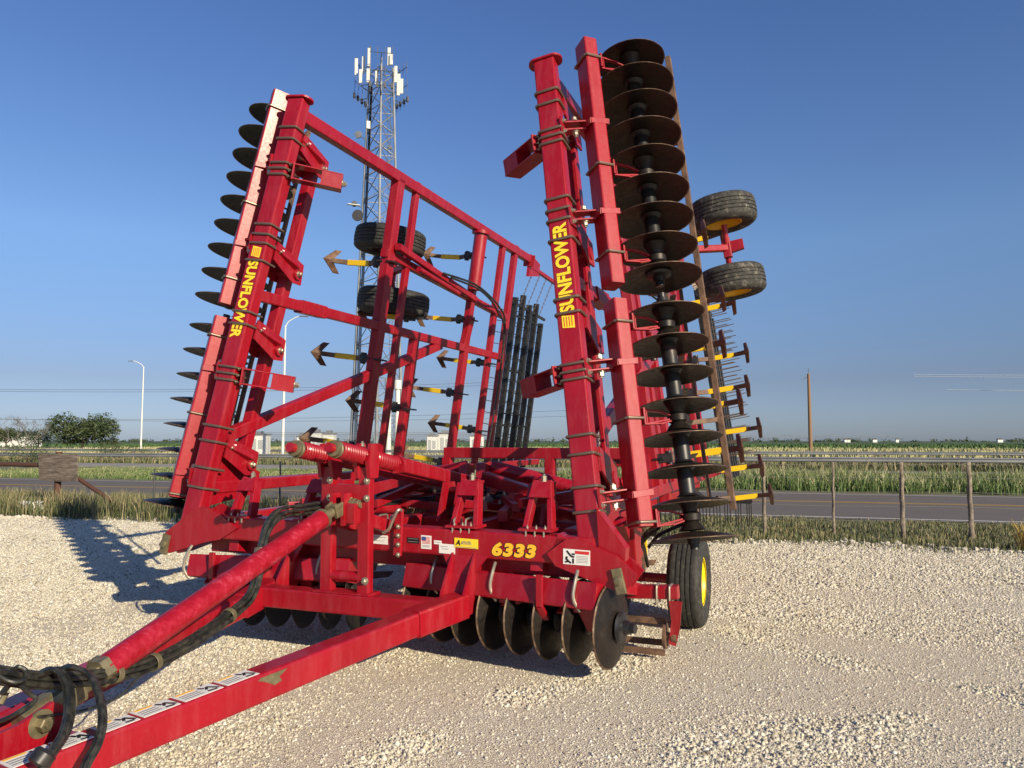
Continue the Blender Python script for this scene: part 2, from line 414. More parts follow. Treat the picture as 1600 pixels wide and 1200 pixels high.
    # clevis brackets to the gang beams
    for u in (3.37, 2.55, 1.30, .31):
        a = MB(); G = A(u, .12, .34)
        for s_ in (-1, 1):
            a.bar(A(u, .0, .09)+dA*.035*s_, A(u, .10, .26)+dA*.035*s_, .014, .09, dA, .003, rot=math.pi/2)
        a.bar(A(u, 0, .095), A(u, 0, .11), .15, .15, U_Y, .004)
        w = .083; ff = nrm(np.cross(dA, Nv)); sq = []
        for t in range(4):
            t_ = t*math.pi/2; sq.append(G+(Nv*math.cos(t_)+U_Y*math.sin(t_))*(w*1.44))
        for k in range(4): a.bar(sq[k], sq[(k+1) % 4], .014, .05, dA, .003)
        br = a.build('gang_clevis', RED, root)
        h = BoltSet(); bolt(h, A(u, .04, .19)+dA*.05, dA, .022, .03); bolt(h, A(u, .04, .19)-dA*.05, -dA, .022, .03)
        for k in (-1, 1): bolt(h, A(u, -.04, .112)+dA*.05*k, Nv, .013, .015)
        h.build('bolt', ZINC, br)
    # lettering on the front face
    fz = nrm(np.cross(np.cross(dA, U_Y), dA))  # roughly +Y, perpendicular to beam
    face = -fz*(.065)
    if sg > 0:
        lettering('lettering', 'SUNFLOWER', A(2.12)+face, dA, -Nv, .153, fr, [DECK, DECY], sx=.83, bold=.04, outline=.014, spacing=1.02)
        ue = 1.66; ed = -1
    else:
        lettering('lettering', 'SUNFLOWER', A(1.98)+face, -dA, -Nv, .153, fr, [DECK, DECY], sx=.83, bold=.04, outline=.014, spacing=1.02)
        ue = 2.45; ed = 1
    em = MB(); c0 = A(ue)+face-fz*.002
    xx = dA*(1 if sg > 0 else -1); yy = nrm(np.cross(fz, xx))*(-1)
    em.plate([c0-xx*.05-yy*.05, c0+xx*.05-yy*.05, c0+xx*.065+yy*.05, c0-xx*.035+yy*.05], .002); em.m = 1
    for k in range(4): em.bar(c0-xx*.03+yy*(.032-k*.021)-fz*.002, c0+xx*.05+yy*(.032-k*.021)-fz*.002, .006, .002, fz, .0005)
    em.build('emblem', [DECY, DECR], fr)
    # gangs
    gw = (.125, .20) if sg < 0 else (.178, .125)
    grt = math.radians(39.5 if sg < 0 else 45)
    B = lambda u: A(u, .12, .34); Q = lambda u: A(u, .46, .65)
    disc_gang(B(1.93), B(4.17), Q(2.055), Q(2.055+.257*8), 9, .345, (0, 3, 7), Nv, endR=.30, bw=gw, rot=grt)
    disc_gang(B(.07), B(1.80), Q(-.03), Q(-.03+.252*7), 8, .322, (0, 3, 6), Nv, beam_w=.15, bw=gw, rot=grt)
    # scraper frame: rusty bars behind the blades
    s_ = MB()
    s_.bar(A(.05, 1.17, .89), A(4.32, 1.05, .91), .05, .07, U_Y, .004)
    s_.bar(A(.08, .95, .62), A(4.1, .95, .62), .03, .05, U_Y, .004)
    s_.bar(A(.08, 1.25, .70), A(2.2, 1.25, .70), .03, .04, U_Y, .004)
    for u in np.linspace(.15, 4.1, 7): s_.bar(A(u, .95, .60), A(u, 1.13, .88), .02, .04, Uv, .003)
    sf = s_.build('scraper_frame', RUST, root)
    for u in np.linspace(.25, 3.95, 15):
        k = MB(); k.bar(A(u, .96, .64), A(u+.03, .62, .72), .05, .008, Uv, .002); k.build('scraper', BLADE, sf)
    # sweeps
    def sweep(u, v_):
        k = MB()
        k.m = 1; k.bar(W(sg, u, v_, .04), W(sg, u, v_+.02, .20), .10, .07, U_Y, .008)
        k.bar(W(sg, u, v_-.09, .07), W(sg, u, v_+.09, .07), .02, .1, Nv, .006); k.bar(W(sg, u, v_-.09, -.08), W(sg, u, v_+.09, -.08), .02, .1, Nv, .006)
        k.tube(W(sg, u-.07, v_+.02, .17), W(sg, u+.07, v_+.02, .17), .035, 12)
        k.m = 0; k.bar(W(sg, u, v_+.03, .18), W(sg, u, v_+.17, .36), .06, .04, U_Y, .005)
        k.m = 2; k.bar(W(sg, u, v_+.17, .355), W(sg, u, v_+.19, .70), .07, .04, U_Y, .005)
        k.m = 0; k.bar(W(sg, u, v_+.19, .695), W(sg, u, v_+.12, .86), .06, .036, U_Y, .005)
        o = k.build('sweep_shank', [RUST, BLACK, YEL], root)
        k = MB(); t = W(sg, u, v_-.03, .93); 
        for s2 in (-1, 1):
            k.add([t, W(sg, u+.0, v_+.07, .87), W(sg, u+.15*s2, v_+.24, .86), W(sg, u+.15*s2, v_+.17, .90),
                   t-Nv*.012, W(sg, u+.0, v_+.07, .858), W(sg, u+.15*s2, v_+.24, .848), W(sg, u+.15*s2, v_+.17, .888)],
                  [(0, 1, 2, 3), (7, 6, 5, 4), (0, 3, 7, 4), (3, 2, 6, 7), (2, 1, 5, 6), (1, 0, 4, 5)])
        k.bar(W(sg, u, v_+.16, .78), W(sg, u, v_+.06, .90), .06, .03, U_Y, .004)
        k.build('sweep_point', RUST, o, ang=20)
    for v_, us in ((2.6, (.55, 1.65, 2.85)), (3.5, (1.08, 2.30)), (5.05, (.30, 1.37, 2.50, 3.48)), (5.97, (-.14, .82, 1.92))):
        for u in us: sweep(u, v_)
    # gauge wheels (axle along the wing)
    for u, v_, n_ in (((3.44, 4.18, 1.0), (2.61, 4.38, .96)) if sg > 0 else WL):
        gauge_wheel(W(sg, u, v_, n_), Uv, .41 if sg > 0 else .485, .34 if sg > 0 else .33, TYREM if sg > 0 else TYRE, side=1 if u > 3 else -1, rim=YEL if sg > 0 else BLACK)
    k = MB(); k.tube(*((W(sg, 3.3, 4.18, 1.0), W(sg, 2.7, 4.38, .96)) if sg > 0 else (W(sg, *WL[0]), W(sg, *WL[1]))), .035, 12)
    c_ = (W(sg, 3.44, 4.18, 1.0)+W(sg, 2.61, 4.38, .96))/2 if sg > 0 else (W(sg, *WL[0])+W(sg, *WL[1]))/2
    k.bar(c_, W(sg, 2.95, 3.25, .05), .09, .08, Uv, .012); k.bar(c_+Uv*.12, c_-Uv*.12, .1, .1, Nv, .01)
    if sg > 0: k.plate([c_+Nv*.04+Uv*.07, c_+Nv*.04-Uv*.07, c_+Nv*.2-Uv*.05, c_+Nv*.2+Uv*.07], .09)
    k.build('wheel_arm', RED, root)
    # hanging tine harrow: black bars with tines, on chains
    hv = 7.3; tops = (3.22, 3.32, 3.2, 3.28, 2.95)
    fr2 = MB()
    for u in (.9, 1.9, 2.9): fr2.bar(W(sg, u, hv-.05, .2), W(sg, u, hv+1.55, .2), .03, .03, Uv, .004)
    fr2.bar(W(sg, .6, hv+.75, .165), W(sg, 3.1, hv+.75, .165), .03, .04, Uv, .004)
    fr2.bar(W(sg, 3.12, hv-.1, .2), W(sg, 3.05, hv+1.6, .2), .04, .05, Uv, .004)
    hs = fr2.build('tine_harrow', BLACK, root)
    for k in range(5):
        b = MB(); v_ = hv+.36*k
        b.bar(W(sg, .1, v_, .2), W(sg, tops[k], v_-.02, .2), .10, .07, U_Y, .008)
        j = .25
        while j < tops[k]-.05:
            b.m = 1; b.tube(W(sg, j+.03*(k % 2), v_, .22), W(sg, j+.02+.03*(k % 2), v_+.03, .58), .008, 6); b.m = 0; b.tube(W(sg, j, v_, .2), W(sg, j, v_-.13, .2), .008, 6); j += .21
        b.build('harrow_bar', [BLACK, UB], hs)
    for k in range(4):
        b = MB(); v_ = hv+.15+.36*k; a0 = W(sg, 3.74, v_, 0); b0 = W(sg, 3.1, v_+.05, .2); m = 16
        for q in range(m):
            c_ = a0+(b0-a0)*(q+.5)/m; t_ = nrm(b0-a0)*.026; s2 = nrm(np.cross(t_, V(1, .3, 0) if q % 2 else V(0.2, 1, 0)))*.011
            b.path([c_-t_, c_-t_*.6+s2, c_+t_*.6+s2, c_+t_, c_+t_*.6-s2, c_-t_*.6-s2], .005, 5, closed=True)
        b.build('chain', UB, hs)
    return fr
def gauge_wheel(c, ax, R, w, tm, side=1, rim=YEL):
    ax = nrm(ax); m = MB()
    m.lathe(c-ax*w*.4, ax, [(R*.50, 0), (R*.53, .0), (R*.50, .02), (R*.46, .05), (R*.44, w*.4), (R*.46, w*.8-.05), (R*.50, w*.8-.02), (R*.53, w*.8), (R*.50, w*.8)], 40, cap=False)
    m.lathe(c-ax*.015+ax*side*.03, ax, [(0, 0), (R*.2, 0), (R*.46, .01), (R*.46, .02), (R*.2, .02), (R*.17, .05), (.0, .055)], 40)
    g = m.build('wheel_rim', rim, root)
    t = MB(); pr = [(R*.52, -w*.38), (R*.60, -w*.46), (R*.76, -w*.50), (R*.87, -w*.48), (R*.94, -w*.42), (R*.975, -w*.36)]
    # ribbed tread
    ribs = 5; x0 = -w*.34; dx = w*.68/ribs
    for k in range(ribs):
        a = x0+dx*k; R1 = R*(1-.005*abs(k-2)**1.6); gd = .012
        if k: pr += [(R1-gd, a-.004), (R1-gd, a+.004)]
        pr += [(R1, a+.006), (R1+.001, a+dx/2), (R1, a+dx-.006)]
    pr += [(R*.975, w*.36), (R*.94, w*.42), (R*.87, w*.48), (R*.76, w*.50), (R*.60, w*.46), (R*.52, w*.38)]
    t.lathe(c, ax, pr, 56, cap=False); t.build('tyre', tm, g, ang=30)
    for k in range(6):
        h = MB(); e = nrm(np.cross(ax, V(0, 0, 1) if abs(ax[2]) < .9 else V(0, 1, 0))); f = np.cross(ax, e); q = c+ax*side*.03+(e*math.cos(k*1.047)+f*math.sin(k*1.047))*R*.28
        h.lathe(q, ax*side, [(.014, .0), (.014, .03)], 6); h.build('wheel_nut', ZINC, g)
    return g
WL = ((3.30, 3.5, .57), (2.47, 3.5, .39))
wl = wing(-1); wr = wing(1)

# ---- centre section ----------------------------------------------
mb = MB()
zb = .93
mb.bar(V(-1.80, 0, zb+.02), V(1.84, 0, zb-.02), .2, .2, (0, 0, 1), .016)        # front beam
# gussets at both ends (front plates with pin)
def gus(pts, Y=-.115, t=.03):
    q = [onY(*p, Y) for p in pts]; mb.plate(q, t)
    mb.plate([a+U_Y*.22 for a in q], t)
gus([(345, 803), (372, 825), (345, 843), (325, 846), (266, 864), (250, 851), (262, 830), (300, 800), (318, 790)])
gus([(855, 864.5), (886, 841.5), (906, 843), (964, 869), (996, 899), (978, 925), (955, 920), (869, 884)])
for sg in (-1, 1):
    b = W(sg, -.05, 0, 0)
    mb.bar(V(sg*1.55, 0, .95), V(sg*2.02, 0, .78), .2, .17, (0, 0, 1), .01)
    # wedge at the foot of the wing beam
    if sg > 0: mb.plate([W(sg, .25, -.02, .09), W(sg, -.12, -.02, .06), W(sg, -.14, -.02, .24), W(sg, -.05, -.02, .26)], .12)
# frame rails
for x, w_ in ((-1.62, .12), (-.75, .10), (.0, .10), (.75, .10), (1.62, .12)):
    mb.bar(V(x, .1, .98), V(x*.98, 6.6, 1.02), w_, .13, (0, 0, 1), .012)
for y, z in ((.75, .98), (1.5, .96), (2.3, .98), (3.3, 1.0), (4.3, 1.02), (5.3, 1.02), (6.5, 1.02)):
    mb.bar(V(-1.62, y, z), V(1.62, y, z), .1, .1, (0, 0, 1), .012)
mb.bar(V(-.98, 3.2, 1.555), V(1.78, 3.2, 1.555), .12, .13, (0, 0, 1), .012)
mb.bar(V(-1.75, .12, .78), V(1.78, .12, .76), .12, .14, (0, 0, 1), .012)
for x in (-1.4, -.45, .45, 1.15): mb.bar(V(x, .2, .95), V(x, .3, .55), .1, .06, (0, 1, 0), .006)
mb.bar(V(.7, 3.3, 1.54), V(1.80, 3.3, 1.47), .18, .2, (0, 0, 1), .012)
for x in (-.95, 1.75, .4): mb.bar(V(x, 3.2, 1.0), V(x, 3.2, 1.5), .12, .12, (0, 1, 0), .012)
for a, b in (((-1.5, .8, 1.06), (-.3, 2.2, 1.08)), ((1.5, .8, 1.06), (.3, 2.2, 1.08)), ((-.4, .8, 1.1), (-1.3, 3.2, 1.1)), ((.2, .9, 1.1), (1.4, 3.2, 1.12)), ((.9, .5, 1.08), (.2, 3., 1.14)), ((-1.0, .6, 1.08), (.0, 3.1, 1.12))):
    mb.bar(V(*a), V(*b), .08, .09, (0, 0, 1), .01)
# hanger brackets below the beam for the tongue
for sx in (-1, 1):
    x = .83*sx
    mb.plate([V(x-.17, -.10, .84), V(x+.2, -.10, .84), V(x+.1, -.12, .70), V(x+.07, -.2, .55), V(x-.08, -.2, .55), V(x-.1, -.12, .70)], .02)
    for s_ in (-1, 1):
        mb.plate([V(x+.09*s_, -.1, .86), V(x+.10*s_, .12, .86), V(x+.09*s_, .02, .6), V(x+.09*s_, -.1, .42), V(x+.09*s_, -.32, .42), V(x+.09*s_, -.3, .58)], .018)
main = mb.build('main_frame', RED, root)
# end pin blocks
for (px, py), s_ in (((258, 850), -1), ((967, 908), 1)):
    c = onY(px, py, -.14); k = MB()
    k.bar(c-V(-s_*.02, 0, .085), c+V(-s_*.02, 0, .085), .075, .03, (0, 1, 0), .006); k.lathe(c-V(0, .012, 0), (0, -1, 0), [(.03, 0), (.03, .018), (.02, .022)], 16)
    k.build('hinge_pin_plate', CAST, main)
# hitch stands on top of the beam
for x, y, hh in ((-1.34, .0, .34), (.80, .02, .36), (1.40, .02, .36), (-.62, .02, .34)):
    k = MB(); t = V(x, y+.1, 1.03+hh)
    for s_ in (-1, 1):
        k.bar(V(x+.1*s_, y-.02, 1.04), t+V(.055*s_, 0, 0), .04, .09, (0, 1, 0), .004)
    k.plate([V(x-.085, y-.01, 1.04+hh*.66), V(x+.085, y-.01, 1.04+hh*.66), t+V(.07, -.05, .0), t+V(-.07, -.05, .0)], .012)
    k.bar(t+V(-.08, 0, -.01), t+V(.08, 0, -.01), .1, .02, (0, 0, 1), .004)
    k.box(V(x, y-.02, 1.045), .26, .2, .02)
    st = k.build('transport_stand', RED, root)
    h = BoltSet(); bolt(h, t+V(0, 0, .0), (0, 0, 1), .022, .04)
    for s_ in (-1, 0, 1): bolt(h, V(x+.07*s_, y-.08, 1.05), (0, 0, 1), .01, .012); h.tube(V(x+.07*s_, y-.114, 1.04), V(x+.07*s_, y-.114, 1.0), .008, 8)
    h.build('bolt', ZINC, st)
# small U bolts behind the beam and hoses
for x in (-.05, .06, .62, .72): ubolt('u_bolt', V(x+.1, .02, 1.035), V(1, 0, 0), V(0, 1, 0), V(0, 0, 1), .06, .06, main, .008, ZINC)
# decals on the front beam
def decal(name, px0, py0, px1, py1, m, Y=-.1015, lift=.0, th=.002):
    a = onY(px0, py0, Y); b = onY(px1, py0+(px1-px0)*.083, Y); c = onY(px1, py1+(px1-px0)*.083, Y); d = onY(px0, py1, Y)
    k = MB(); k.plate([a, b, c, d], th); return k.build(name, m, root), (a, b, c, d)
def marks(par, q, rects, m, lift=.0025, Y=None):
    a, b, c, d = q; k = MB()
    for (x0, y0, x1, y1) in rects:
        f = lambda x, y: (a*(1-x)+b*x)*(1-y)+(d*(1-x)+c*x)*y-U_Y*lift
        k.plate([f(x0, y0), f(x1, y0), f(x1, y1), f(x0, y1)], .001)
    k.build('label_print', m, par)
d1, q1 = decal('white_label', 581, 835, 606, 849, DECW); marks(d1, q1, [(.1, .2, .9, .26), (.1, .6, .8, .64)], DECG)
d2, q2 = decal('data_plate', 636, 839, 655, 848, DECK); marks(d2, q2, [(.1, .2, .9, .25), (.1, .7, .9, .75)], DECG)
d3, q3 = decal('flag_label', 658, 836, 674, 857, DECW)
marks(d3, q3, [(.12, .12+.09*k, .9, .155+.09*k) for k in range(6)], DECR); marks(d3, q3, [(.1, .1, .5, .36)], DECB, .004); marks(d3, q3, [(.15, .72, .85, .76), (.15, .82, .85, .86)], DECG)
d4, q4 = decal('white_label', 678, 844, 690, 850, DECW); marks(d4, q4, [(.1, .4, .9, .5)], DECG)
d5, q5 = decal('white_label', 686, 849, 711, 864, DECW, Y=-.1035); marks(d5, q5, [(.1, .25, .55, .3), (.2, .5, .6, .55)], DECG)
d6, q6 = decal('dealer_label', 710, 840, 747, 855, DECY, Y=-.1055); marks(d6, q6, [(.08, .88, .95, .93), (.28, .55, .75, .6)], DECG)
xb = nrm(V(3.64, 0, -.04)); ub = nrm(V(.04, 0, 3.64))
lettering('label_print', 'A', onY(716, 847.5, -.1068), xb, ub, .055, d6, [DECK, DECK], outline=0, bold=.02, shear=.2)
lettering('label_print', 'gricola', onY(729, 847.3, -.1068), xb, ub, .03, d6, [DECK, DECG], outline=0, bold=.0)
lettering('model_number', '6333', onY(803, 859.5, -.1015), xb, ub, .125, main, [DECK, DECO], sx=1.26, bold=.055, outline=.035, shear=.16, spacing=1.14)
d7, q7 = decal('warning_label', 880, 857, 922, 881, DECW, Y=-.1325)
a_, b_, c_, dd_ = q7
marks(d7, q7, [(.45, .08, .97, .28)], DECR); marks(d7, q7, [(.5, .4+.1*k, .93, .43+.1*k) for k in range(5)], DECG)
k = MB(); f = lambda x, y: (a_*(1-x)+b_*x)*(1-y)+(dd_*(1-x)+c_*x)*y-U_Y*.003
for u0, u1 in (((.14, .12), (.3, .45)), ((.3, .45), (.42, .5)), ((.33, .3), (.44, .32)), ((.1, .62), (.2, .75)), ((.08, .85), (.2, .8)), ((.2, .78), (.3, .9)), ((.38, .6), (.38, .92))):
    k.bar(f(*u0), f(*u1), .012, .002, (0, 1, 0), .0005)
k.lathe(f(.14, .55), (0, -1, 0), [(.008, 0), (.008, .002)], 12); k.build('pictogram', DECK, d7)
# vertical strap with jack handle
k = MB(); s0 = onY(624, 795, -.12); s1 = onY(621, 868, -.12)
k.bar(s0, s1, .075, .03, (0, 1, 0), .01); st = k.build('mounting_strap', RED, root)
h = BoltSet()
for py in (823, 837, 851, 867): bolt(h, onY(622, py, -.136), (0, -1, 0), .013, .008)
h.build('bolt', ZINC, st); k = MB()
k.path([onY(627, 798, -.15), onY(622, 797, -.19), onY(614, 812, -.19), onY(608, 826, -.19), onY(602, 831, -.19), onY(598, 832, -.19)], .013, 10, smooth=4)
k.build('jack_handle', ZINC, st)

# ---- centre gangs (V shaped, below the beam)
for sg in (-1, 1):
    f = lambda k_, z, dy=0: V(sg*(.37+.234*k_), .235-.041*k_+dy, z)
    out = V(0, 0, -1)
    g = disc_gang(f(-.4, .62, -.16), f(6.6 if sg > 0 else 5.9, .61, -.13), f(0, .40), f(7 if sg > 0 else 4, .40), 8 if sg > 0 else 5, .30, (1, 3, 5), out, beam_w=.19, rot=math.radians(14)*sg, upv=(0, 0, 1), conv2=False)
    # teeth / gussets above gang beam and clamp rods
    k = MB()
    for j in (0, 2.2, 4.4):
        k = MB(); k.bar(f(j, .74, -.06), f(j, .86, -.04), .1, .12, (0, 1, 0), .006); k.build('gang_mount', RED, g)
    for j in ((3.55, 6.15) if sg > 0 else (1.4, 4.2)):
        k = MB(); c = f(j, .52, -.16)
        k.plate([c+V(-.075, 0, .03), c+V(.075, 0, .03), c+V(.06, .02, -.02), c+V(.025, .10, -.16), c+V(-.01, .10, -.16), c+V(-.05, .02, -.02)], .035); k.box(c+V(0, .02, .0), .16, .1, .03); k.build('blade_hanger', RED, g)
    k = MB(); c = f(4.75, .6, -.15); k.bar(c+V(0, -.11, .15), c+V(0, -.11, -.07), .05, .03, (0, 1, 0), .004); k.bar(c+V(0, -.11, -.07), c+V(.02, -.03, -.17), .05, .03, (0, 1, 0), .004); k.build('clamp_strap', RED, g)
    for j in (.7, 3.0, 5.9):
        k = MB(); c = f(j, .66, -.13)
        k.path([c+V(0, -.04, .13), c+V(0, -.09, .07), c+V(-.01, -.115, -.02), c+V(.0, -.115, -.08), c+V(.03, -.09, -.14)], .013, 8, smooth=4); k.build('u_bolt', ZINC, g)
# right end: hub nut plate is in the shaft; side bracket with small roller
k = MB(); a = V(1.9, .72, .50); b = V(2.30, .72, .52)
k.bar(a, b, .11, .10, (0, 0, 1), .01); k.plate([V(2.24, .64, .46), V(2.34, .64, .46), V(2.31, .70, .24), V(2.27, .74, .10), V(2.22, .72, .12), V(2.25, .68, .3)], .02)
k.bar(V(1.85, .3, .62), V(1.95, .72, .52), .1, .1, (0, 0, 1), .01)
rb = k.build('roller_bracket', RED, root)
for x in (2.14, 2.24): ubolt('u_bolt', V(x, .72, .51), V(1, 0, 0), V(0, 1, 0), V(0, 0, 1), .055, .05, rb, .010, ZINC)
k = MB(); k.lathe(V(2.18, .74, .17), (1, 0, 0), [(.02, 0), (.10, 0), (.10, .02), (.03, .02), (.03, .06), (.045, .06), (.045, .1)], 20)
for y, z in ((.84, .09), (.66, .06), (.74, .28)): k.bar(V(.4, y, z), V(2.2, y, z), .012, .05, (0, 0, 1), .003)
k.build('roller', RUST, rb)

# ---- transport wheels
gauge_wheel(V(2.21, 1.85, .415), V(1, 0, 0), .415, .31, TYRE, 1, YEL2)
gauge_wheel(V(1.45, 1.95, .415), V(1, 0, 0), .415, .28, TYRE, 1, YEL2)
k = MB()
for sg in (1,):
    k.tube(V(sg*1.2, 1.88, .42), V(sg*2.1, 1.85, .42), .045, 12); k.bar(V(sg*1.72, 1.86, .42), V(sg*1.70, 1.2, 1.0), .1, .16, (1, 0, 0), .01)
    k.bar(V(sg*1.78, 1.55, .62), V(sg*1.78, 1.45, .98), .3, .08, (1, 0, 0), .01)
k.build('wheel_axle', RED, root)
# hoses beside the right wheel
k = MB()
for j in range(4): k.path([onY(1030, 818+j*2, .55), onY(1005, 838+j*3, .6), onY(1008, 862+j, .8), onY(1012, 885, .9+.03*j)], .013, 8, smooth=5)
k.path([onY(1095, 810, .7), onY(1060, 822, .6), onY(1030, 836, .6), onY(1013, 856, .6)], .014, 8, smooth=5)
k.build('hydraulic_hose', HOSE, root)

# ---- tongue
k = MB()
A1 = onZ(658, 957, .54); B1 = onZ(30, 1199, .40); dT = nrm(B1-A1); upT = nrm(np.cross(np.cross(dT, V(0, 0, 1)), dT))
sideT = nrm(np.cross(dT, V(0, 0, 1)))     # sign fixed below
if sideT[0] > 0: sideT = -sideT
ctr = lambda p: p+sideT*.075-upT*.08
RA0, RA1 = ctr(A1), ctr(B1)+dT*1.4
k.bar(RA0, RA1, .15, .16, (0, 0, 1), .018)
end = V(.86, -.22, RA0[2]+.03)
k.bar(RA0-dT*-.02, end, .17, .18, (0, 0, 1), .018)
mir = lambda p: V(-p[0], p[1], p[2])
k.bar(mir(RA0), mir(RA1), .15, .16, (0, 0, 1), .018); k.bar(mir(RA0), mir(end), .17, .18, (0, 0, 1), .018)
k.bar(V(-.84, -.42, .485), V(.80, -.42, .485), .17, .15, (0, 0, 1), .014)
# reinforcement plate where both arms approach
k.plate([V(0-.30, -2.75, .33), V(.30, -2.75, .33), V(.16, -3.9, .33), V(-.16, -3.9, .33)], .02)
tg = k.build('tongue', RED, root)
def tdec(t0, t1, extra=None):
    p = lambda t, s_: A1+dT*t+sideT*(.012+s_*.115)+upT*.0015
    q = MB(); q.plate([p(t0, 0), p(t1, 0), p(t1, 1), p(t0, 1)], .002); o = q.build('warning_label', DECW, root)
    q = MB(); Ld = t1-t0
    p2 = lambda t, s_: p(t, s_)+upT*.002
    q.m = 1; q.plate([p2(t0+.45*Ld, .82), p2(t0+.93*Ld, .82), p2(t0+.93*Ld, .95), p2(t0+.45*Ld, .95)], .001)
    q.m = 0
    for j in range(3): q.plate([p2(t0+(.45)*Ld, .2+.2*j), p2(t0+.93*Ld, .2+.2*j), p2(t0+.93*Ld, .23+.2*j), p2(t0+.45*Ld, .23+.2*j)], .001)
    for a, b in (((.05, .2), (.2, .7)), ((.2, .7), (.3, .4)), ((.12, .15), (.34, .2)), ((.3, .6), (.38, .85))):
        q.bar(p2(t0+a[0]*Ld, a[1]), p2(t0+b[0]*Ld, b[1]), .014, .002, upT, .0005)
    q.build('pictogram', [DECK, DECO], o)
tt = [np.dot(onZ(x, y, .45)-A1, dT) for x, y in ((0, 0),)]
def tpar(px):  # parameter along the arm for a pixel column on its top edge
    lo, hi = 0., 4.
    for _ in range(40):
        m = (lo+hi)/2; q = A1+dT*m; d = q-CAM; xx = d[0]*cT+d[1]*sT; yy = -d[0]*sT+d[1]*cT
        dep = yy*math.cos(P)+d[2]*math.sin(P)
        if 800+F*xx/dep > px: lo = m
        else: hi = m
    return lo
for pa, pb in ((408, 358), (352, 292), (285, 228), (222, 165), (150, 100), (95, 20)): tdec(tpar(pa), tpar(pb))
q = MB(); s_ = tpar(440); rng2 = random.Random(3)
pc = A1+dT*s_; q.plate([pc+dT*x-sideT*.001*0-upT*y+sideT*-.0012 for x, y in ((-.04, .022), (.0, .02), (.14, .02), (.16, .03), (.11, .05), (.05, .085), (.0, .075), (.02, .05))], .002)
q.build('bare_steel_patch', CAST, tg)
# mast
k = MB()
for x in (-.165, .165):
    k.bar(V(x, -.42, .56), V(x, -.42, 1.50), .10, .075, (0, 1, 0), .008)
    k.plate([V(x+.052*(1 if x > 0 else -1), y, z) for y, z in ((-.47, 1.42), (-.36, 1.42), (-.34, 1.55), (-.38, 1.68), (-.46, 1.68), (-.50, 1.55))], .03)
    k.plate([V(x-.052*(1 if x > 0 else -1), y, z) for y, z in ((-.47, 1.42), (-.36, 1.42), (-.34, 1.55), (-.38, 1.68), (-.46, 1.68), (-.50, 1.55))], .03)
k.tube(V(-.13, -.42, .68), V(.13, -.42, .68), .04, 16)
k.bar(V(-.12, -.42, 1.30), V(.12, -.42, 1.30), .08, .14, (0, 0, 1), .008)
k.bar(V(-.05, -.40, 1.19), V(-.05, -.56, 1.19), .03, .24, (0, 0, 1), .008); k.bar(V(.05, -.40, 1.19), V(.05, -.56, 1.19), .03, .24, (0, 0, 1), .008)
k.box(V(.1, -.50, 1.16), .08, .09, .15, r=.012)
k.box(V(0, -.42, .565), .5, .17, .012)
for x in (-.165, .165): k.bar(V(x, -.38, 1.1), V(x, .0, 1.0), .06, .1, (0, 0, 1), .008)
ms = k.build('hitch_mast', RED, root)
h = BoltSet()
for x in (-.165, .165):
    for z in (1.27, 1.40): bolt(h, V(x+.03, -.458, z), (0, -1, 0), .018, .014)
    bolt(h, V(x-.04, -.42, 1.66), (0, 0, 1), .016, .02)
bolt(h, V(.19, -.458, .66), (0, -1, 0), .02, .02)
h.build('bolt', ZINC, ms)
# compression springs
def coil(mb_, a, b, R, r, turns, n=14):
    a = np.asarray(a); b = np.asarray(b); d = nrm(b-a); e = nrm(np.cross(d, V(0, 0, 1))); g = np.cross(d, e); pts = []
    for i in range(turns*n+1):
        t = i/n*2*math.pi; pts.append(a+(b-a)*i/(turns*n)+e*R*math.cos(t)+g*R*math.sin(t))
    mb_.path(pts, r, 8)
dz = lambda y, z0=1.63: z0-(y+.75)*.155
for x in (-.165, .165):
    p = lambda y: V(x, y, dz(y))
    k = MB(); k.tube(p(-.92), p(.15), .035, 14); k.lathe(p(-.48), p(0)-p(-.48), [(.06, -.0), (.065, .02), (.06, .12), (.0, .12)], 20)
    k.lathe(p(.02), p(.1)-p(.02), [(.0, 0), (.075, 0), (.075, .03), (.05, .04)], 20)
    k.bar(p(.06), V(x, 2.0, dz(2.0)+.0), .12, .12, (0, 0, 1), .012)
    ob = k.build('spring_rod', RED, root)
    k = MB(); coil(k, p(-.80), p(-.50), .052, .0135, 10); k.build('coil_spring', RED, ob)
    k = MB(); coil(k, p(-.35), p(-.01), .052, .0135, 10); k.build('coil_spring', RED, ob)
    k = MB(); k.lathe(p(-.87), p(-.8)-p(-.87), [(.045, 0), (.058, .005), (.058, .04), (.065, .045), (.065, .055), (.05, .06)], 6 if x > 9 else 18); k.build('spring_nut', CAST, ob)
# levelling rod (turnbuckle)
R0 = V(0, -.66, 1.165); R1 = V(0.02, -2.57, .565); dR = nrm(R1-R0)
k = MB(); k.tube(R0+dR*.08, R1, .068, 28); lr = k.build('levelling_rod', REDW, root)
k = MB(); k.lathe(R0+dR*.1, -dR, [(.072, 0), (.072, .03), (.04, .035), (.035, .14), (.045, .16), (.045, .2)], 18)
for s_ in (-1, 1): k.bar(R0-dR*.03+V(.035*s_, 0, 0), R0-dR*.26+V(.068*s_, 0, 0), .024, .10, (0, 0, 1), .01)
k.lathe(R0-dR*.20+V(.07, 0, 0), (1, 0, 0), [(.046, 0), (.046, .035), (.038, .037), (.036, .07), (.028, .072), (.028, .085)], 18); k.lathe(R0-dR*.20-V(.06, 0, 0), (-1, 0, 0), [(.04, 0), (.04, .03)], 18)
k.build('clevis', CAST, lr)
k = MB(); k.lathe(R1-dR*.02, dR, [(.078, 0), (.078, .055), (.05, .056), (.046, .14)], 6, cap=True)
